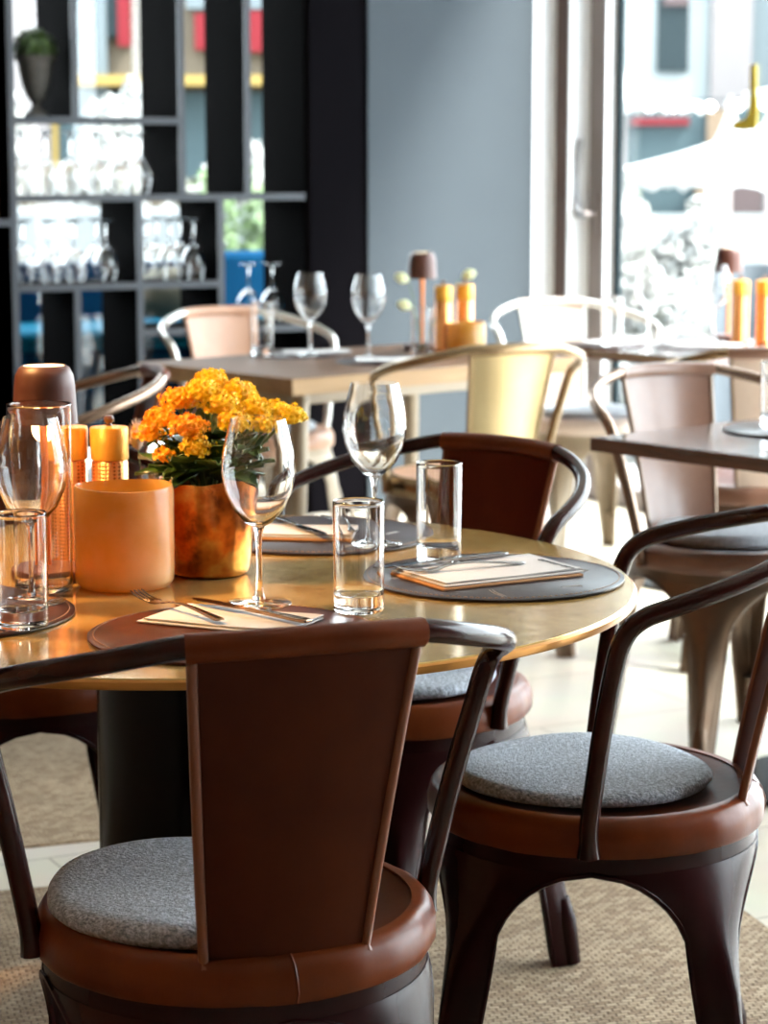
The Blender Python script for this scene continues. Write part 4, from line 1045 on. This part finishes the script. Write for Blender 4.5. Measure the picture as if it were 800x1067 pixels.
parasol('white parasol behind the large one, at upper left of the window view', (2.9, 28.2, -0.8), 1.0, 2.78, 3.1, 0.14)
parasol('white parasol at upper right of the window view', (6.3, 26.6, -0.8), 2.3, 2.85, 3.35, 0.18)
parasol('narrow pointed white parasol peak behind the large parasol, left of the yellow mark', (3.60, 24.3, -0.8), 0.2, 2.25, 2.70, 0.1)
parasol('narrow pointed white parasol peak behind the large parasol, right of the yellow mark', (4.06, 24.6, -0.8), 0.2, 2.2, 2.68, 0.1)
# string of bulbs
sl = thing('string_lights', 'string of round white bulbs hanging across the terrace', 'string lights', (0, 21, 0))
obj('cable', MB().tube(smooth_pts([(2.2, 0, 1.92), (2.7, 0, 1.84), (3.4, 0, 1.86), (4.2, 0, 1.88)], 5), 0.008, 6), M['win_dark'], sl)
for (x, z) in ((2.37, 1.79), (2.60, 1.78), (2.93, 1.78), (3.18, 1.79), (3.42, 1.80), (3.66, 1.80)):
    obj('bulb', MB().sphere((x, 0, z), 0.045, 12, 8), M['bulb'], sl)
def shrub(name, label, loc, sx, sy, sz, n, m, leaf=0.09, seed=1, blobs=9, cat='shrub'):
    rn = random.Random(seed); t = thing(name, label, cat, loc)
    mb = MB()
    cs = [(rn.uniform(-0.6, 0.6)*sx, rn.uniform(-0.6, 0.6)*sy, sz*(0.25+0.6*rn.random())) for _ in range(blobs)]
    for i in range(n):
        c0 = cs[i % blobs]; a = rn.uniform(0, 2*PI); ph = math.acos(rn.uniform(-1, 1)); q = rn.uniform(0.6, 1.0)
        c = Vector((c0[0] + sx*0.38*q*math.sin(ph)*math.cos(a), c0[1] + sy*0.38*q*math.sin(ph)*math.sin(a), c0[2] + sz*0.17*q*math.cos(ph)))
        d1 = Vector((rn.gauss(0, 1), rn.gauss(0, 1), rn.gauss(0, 1))).normalized()*leaf; d2 = d1.orthogonal().normalized()*leaf*0.5
        mb.add([c-d1, c+d2, c+d1, c-d2], [(0, 1, 2, 3)])
    obj('foliage', mb, m, t, smooth=None)
    obj('trunk', MB().tube([(0, 0, 0), (0.02, 0, sz*0.6)], [0.05, 0.02], 8), M['brown_knob'], t)
    return t
shrub('blossoming_tree', 'white blossoming small tree just outside the window, left of the parasol', (1.60, 13.0, -0.8), 0.44, 0.4, 2.0, 3200, M['blossom'], 0.05, 5, 14, 'tree')
shrub('potted_shrub', 'greenish white shrub outside below the parasol', (1.72, 11.6, -0.8), 0.34, 0.4, 1.55, 1200, M['blossom'], 0.045, 8, 9)
# terrace furniture: planter wall + chair backs
tag(obj('planter_trough', MB().box((3.4, 17, -0.25), (3.6, 0.5, 1.1)), M['paving'], bevel=0.02), 'long pale planter trough on the terrace beyond the window', 'planter')
tc_ = thing('terrace_chair', 'grey-blue woven chair outside, directly beyond the window glass', 'chair', (1.62, 10.2, -0.8), 0.3)
obj('backrest', MB().sheet([[(-0.25 + 0.5*j/6, 0.10-0.25*((-1+2*j/6)**2), 0.9 + 0.75*i/6) for j in range(7)] for i in range(7)], 0.02), M['chair_grey'], tc_)
obj('seat', MB().box((0, -0.12, 0.9), (0.5, 0.5, 0.06)), M['chair_grey'], tc_, bevel=0.01)
for sx in (-1, 1):
    for sy in (-1, 1): obj('leg', MB().tube([(sx*0.2, -0.12+sy*0.2, 0.88), (sx*0.23, -0.12+sy*0.23, 0)], 0.014, 8), M['chair_grey'], tc_)
# left view through the shelving: street facade about 20 m away
building('red_fronted_shop', 'beige shop across the street with red window surround and yellow awning, seen through the shelving', (0, 20, -0.8), 0, [
    ('wall', (-1.9, 2, 3.2), (5.6, 4, 6.0), M['beige']), ('facade_panel', (-3.05, -0.06, 3.6), (0.42, 0.12, 3.2), M['pink_facade']),
    ('yellow_strip', (-2.80, -0.06, 3.6), (0.05, 0.14, 3.2), M['yellow']),
    ('corner_column', (-2.50, -0.06, 3.3), (0.30, 0.12, 2.8), M['blue_grey_facade']), ('shop_window', (-2.36, -0.05, 3.40), (0.22, 0.10, 0.52), M['win_dark']),
    ('red_frame', (-2.20, -0.07, 3.42), (0.10, 0.14, 0.72), M['red']), ('red_frame', (-2.36, -0.07, 3.76), (0.36, 0.14, 0.12), M['red']),
    ('red_frame', (-1.45, -0.07, 3.18), (0.30, 0.14, 0.30), M['red']), ('red_frame', (-1.02, -0.07, 3.18), (0.34, 0.14, 0.34), M['red']),
    ('window_upper', (-1.3, -0.05, 3.62), (0.75, 0.1, 0.5), M['blue_grey_facade']),
    ('awning', (-1.55, -0.35, 2.76), (2.1, 0.7, 0.08), M['yellow']), ('shop_window', (-1.9, -0.05, 2.3), (2.6, 0.1, 0.75), M['shop_dark'])])
shrub('blossoming_shrub', 'white blossoming shrub outside, seen through the upper left gap of the shelving', (-2.85, 16.1, -0.8), 0.45, 0.5, 2.75, 2200, M['blossom'], 0.06, 21, 12)
shrub('blossoming_shrub', 'white blossoming shrub outside, seen through the second gap of the shelving', (-2.15, 17.3, -0.8), 0.50, 0.45, 2.72, 2600, M['blossom'], 0.06, 22, 12)
shrub('blossoming_shrub', 'white blossoming shrub outside, seen behind the right-hand gaps of the shelving', (-1.15, 16.4, -0.8), 0.45, 0.4, 2.35, 2200, M['blossom'], 0.06, 23, 12)
shrub('leafy_bush', 'fresh green bush outside, seen through the rightmost gap of the shelving', (-0.85, 14.0, -0.8), 0.40, 0.4, 2.1, 1900, M['green_leaves'], 0.045, 24, 12, 'bush')
tag(obj('terrace_canopy', MB().box((-1.9, 14.95, 0.55), (2.7, 0.3, 0.9)), M['screen'], bevel=0.03), 'low white canvas screen of the terrace beyond the shelving', 'screen')

# ------------------------------------------------------------------ light
w = bpy.data.worlds.new('World'); sc.world = w; w.use_nodes = True
nt = w.node_tree; bg = nt.nodes['Background']
bg.inputs['Color'].default_value = (0.86, 0.94, 1.0, 1); bg.inputs['Strength'].default_value = 13.0
sun = bpy.data.lights.new('sun', 'SUN'); sun.energy = 22.0; sun.angle = R(12); sun.color = (1.0, 0.96, 0.90)
so = bpy.data.objects.new('sun', sun); COL.objects.link(so)
d = Vector((-0.60, 0.28, -0.85)).normalized(); so.rotation_euler = d.to_track_quat('-Z', 'Y').to_euler()
def portal(name, c, z, w_, h_, normal):
    l = bpy.data.lights.new(name, 'AREA'); l.shape = 'RECTANGLE'; l.size = w_; l.size_y = h_
    l.cycles.is_portal = True
    o = bpy.data.objects.new(name, l); COL.objects.link(o); o.location = (c[0], c[1], z)
    o.rotation_euler = Vector((normal[0], normal[1], 0)).to_track_quat('-Z', 'Z').to_euler()
pc_ = winpt(3.85, 0.36); portal('daylight_right', pc_, 1.5, 6.6, 2.9, (UY, -UX))
pc_ = wallpt(-2.7, 0.9); portal('daylight_back', pc_, 1.6, 6.8, 2.95, (VY, -VX))
def point(name, loc, e, col, r=0.05, spot=None, to=None):
    l = bpy.data.lights.new(name, 'SPOT' if spot else 'POINT'); l.energy = e; l.color = col; l.shadow_soft_size = r
    o = bpy.data.objects.new(name, l); COL.objects.link(o); o.location = loc
    if spot:
        l.spot_size = R(spot); l.spot_blend = 0.8; o.rotation_euler = (Vector(to) - Vector(loc)).to_track_quat('-Z', 'Y').to_euler()
    return o
point('pendant_left', (-1.15, 3.05, 2.1), 240, (1.0, 0.54, 0.20), 0.10, 42, (-0.50, 3.12, 0.80))
point('lamp_glow', (-0.462, 3.125, TZ+0.208), 0.8, (1.0, 0.60, 0.28), 0.02)

point('candle_flame', (-0.350, 3.061, TZ+0.045), 0.22, (1.0, 0.58, 0.22), 0.012)

# ------------------------------------------------------------------ camera
cam = bpy.data.cameras.new('camera'); co = bpy.data.objects.new('camera', cam); COL.objects.link(co)
co.location = (0, 0, 1.31); co.rotation_euler = (R(90-8.7), 0, 0)
cam.sensor_fit = 'VERTICAL'; cam.sensor_height = 36.0; cam.sensor_width = 27.0; cam.lens = 2400/1067*36
cam.clip_start = 0.05; cam.clip_end = 300
cam.dof.use_dof = True; cam.dof.focus_distance = 2.70; cam.dof.aperture_fstop = 6.8
sc.camera = co
sc.view_settings.view_transform = 'Standard'; sc.view_settings.look = 'None'; sc.view_settings.gamma = 1
sc.view_settings.use_curve_mapping = False; sc.view_settings.exposure = 0.3
cy = sc.cycles
cy.use_denoising = True; cy.max_bounces = 14; cy.transmission_bounces = 12; cy.transparent_max_bounces = 24; cy.glossy_bounces = 6; cy.diffuse_bounces = 5
cy.sample_clamp_indirect = 6.0; cy.caustics_reflective = False; cy.caustics_refractive = True; cy.blur_glossy = 0.5
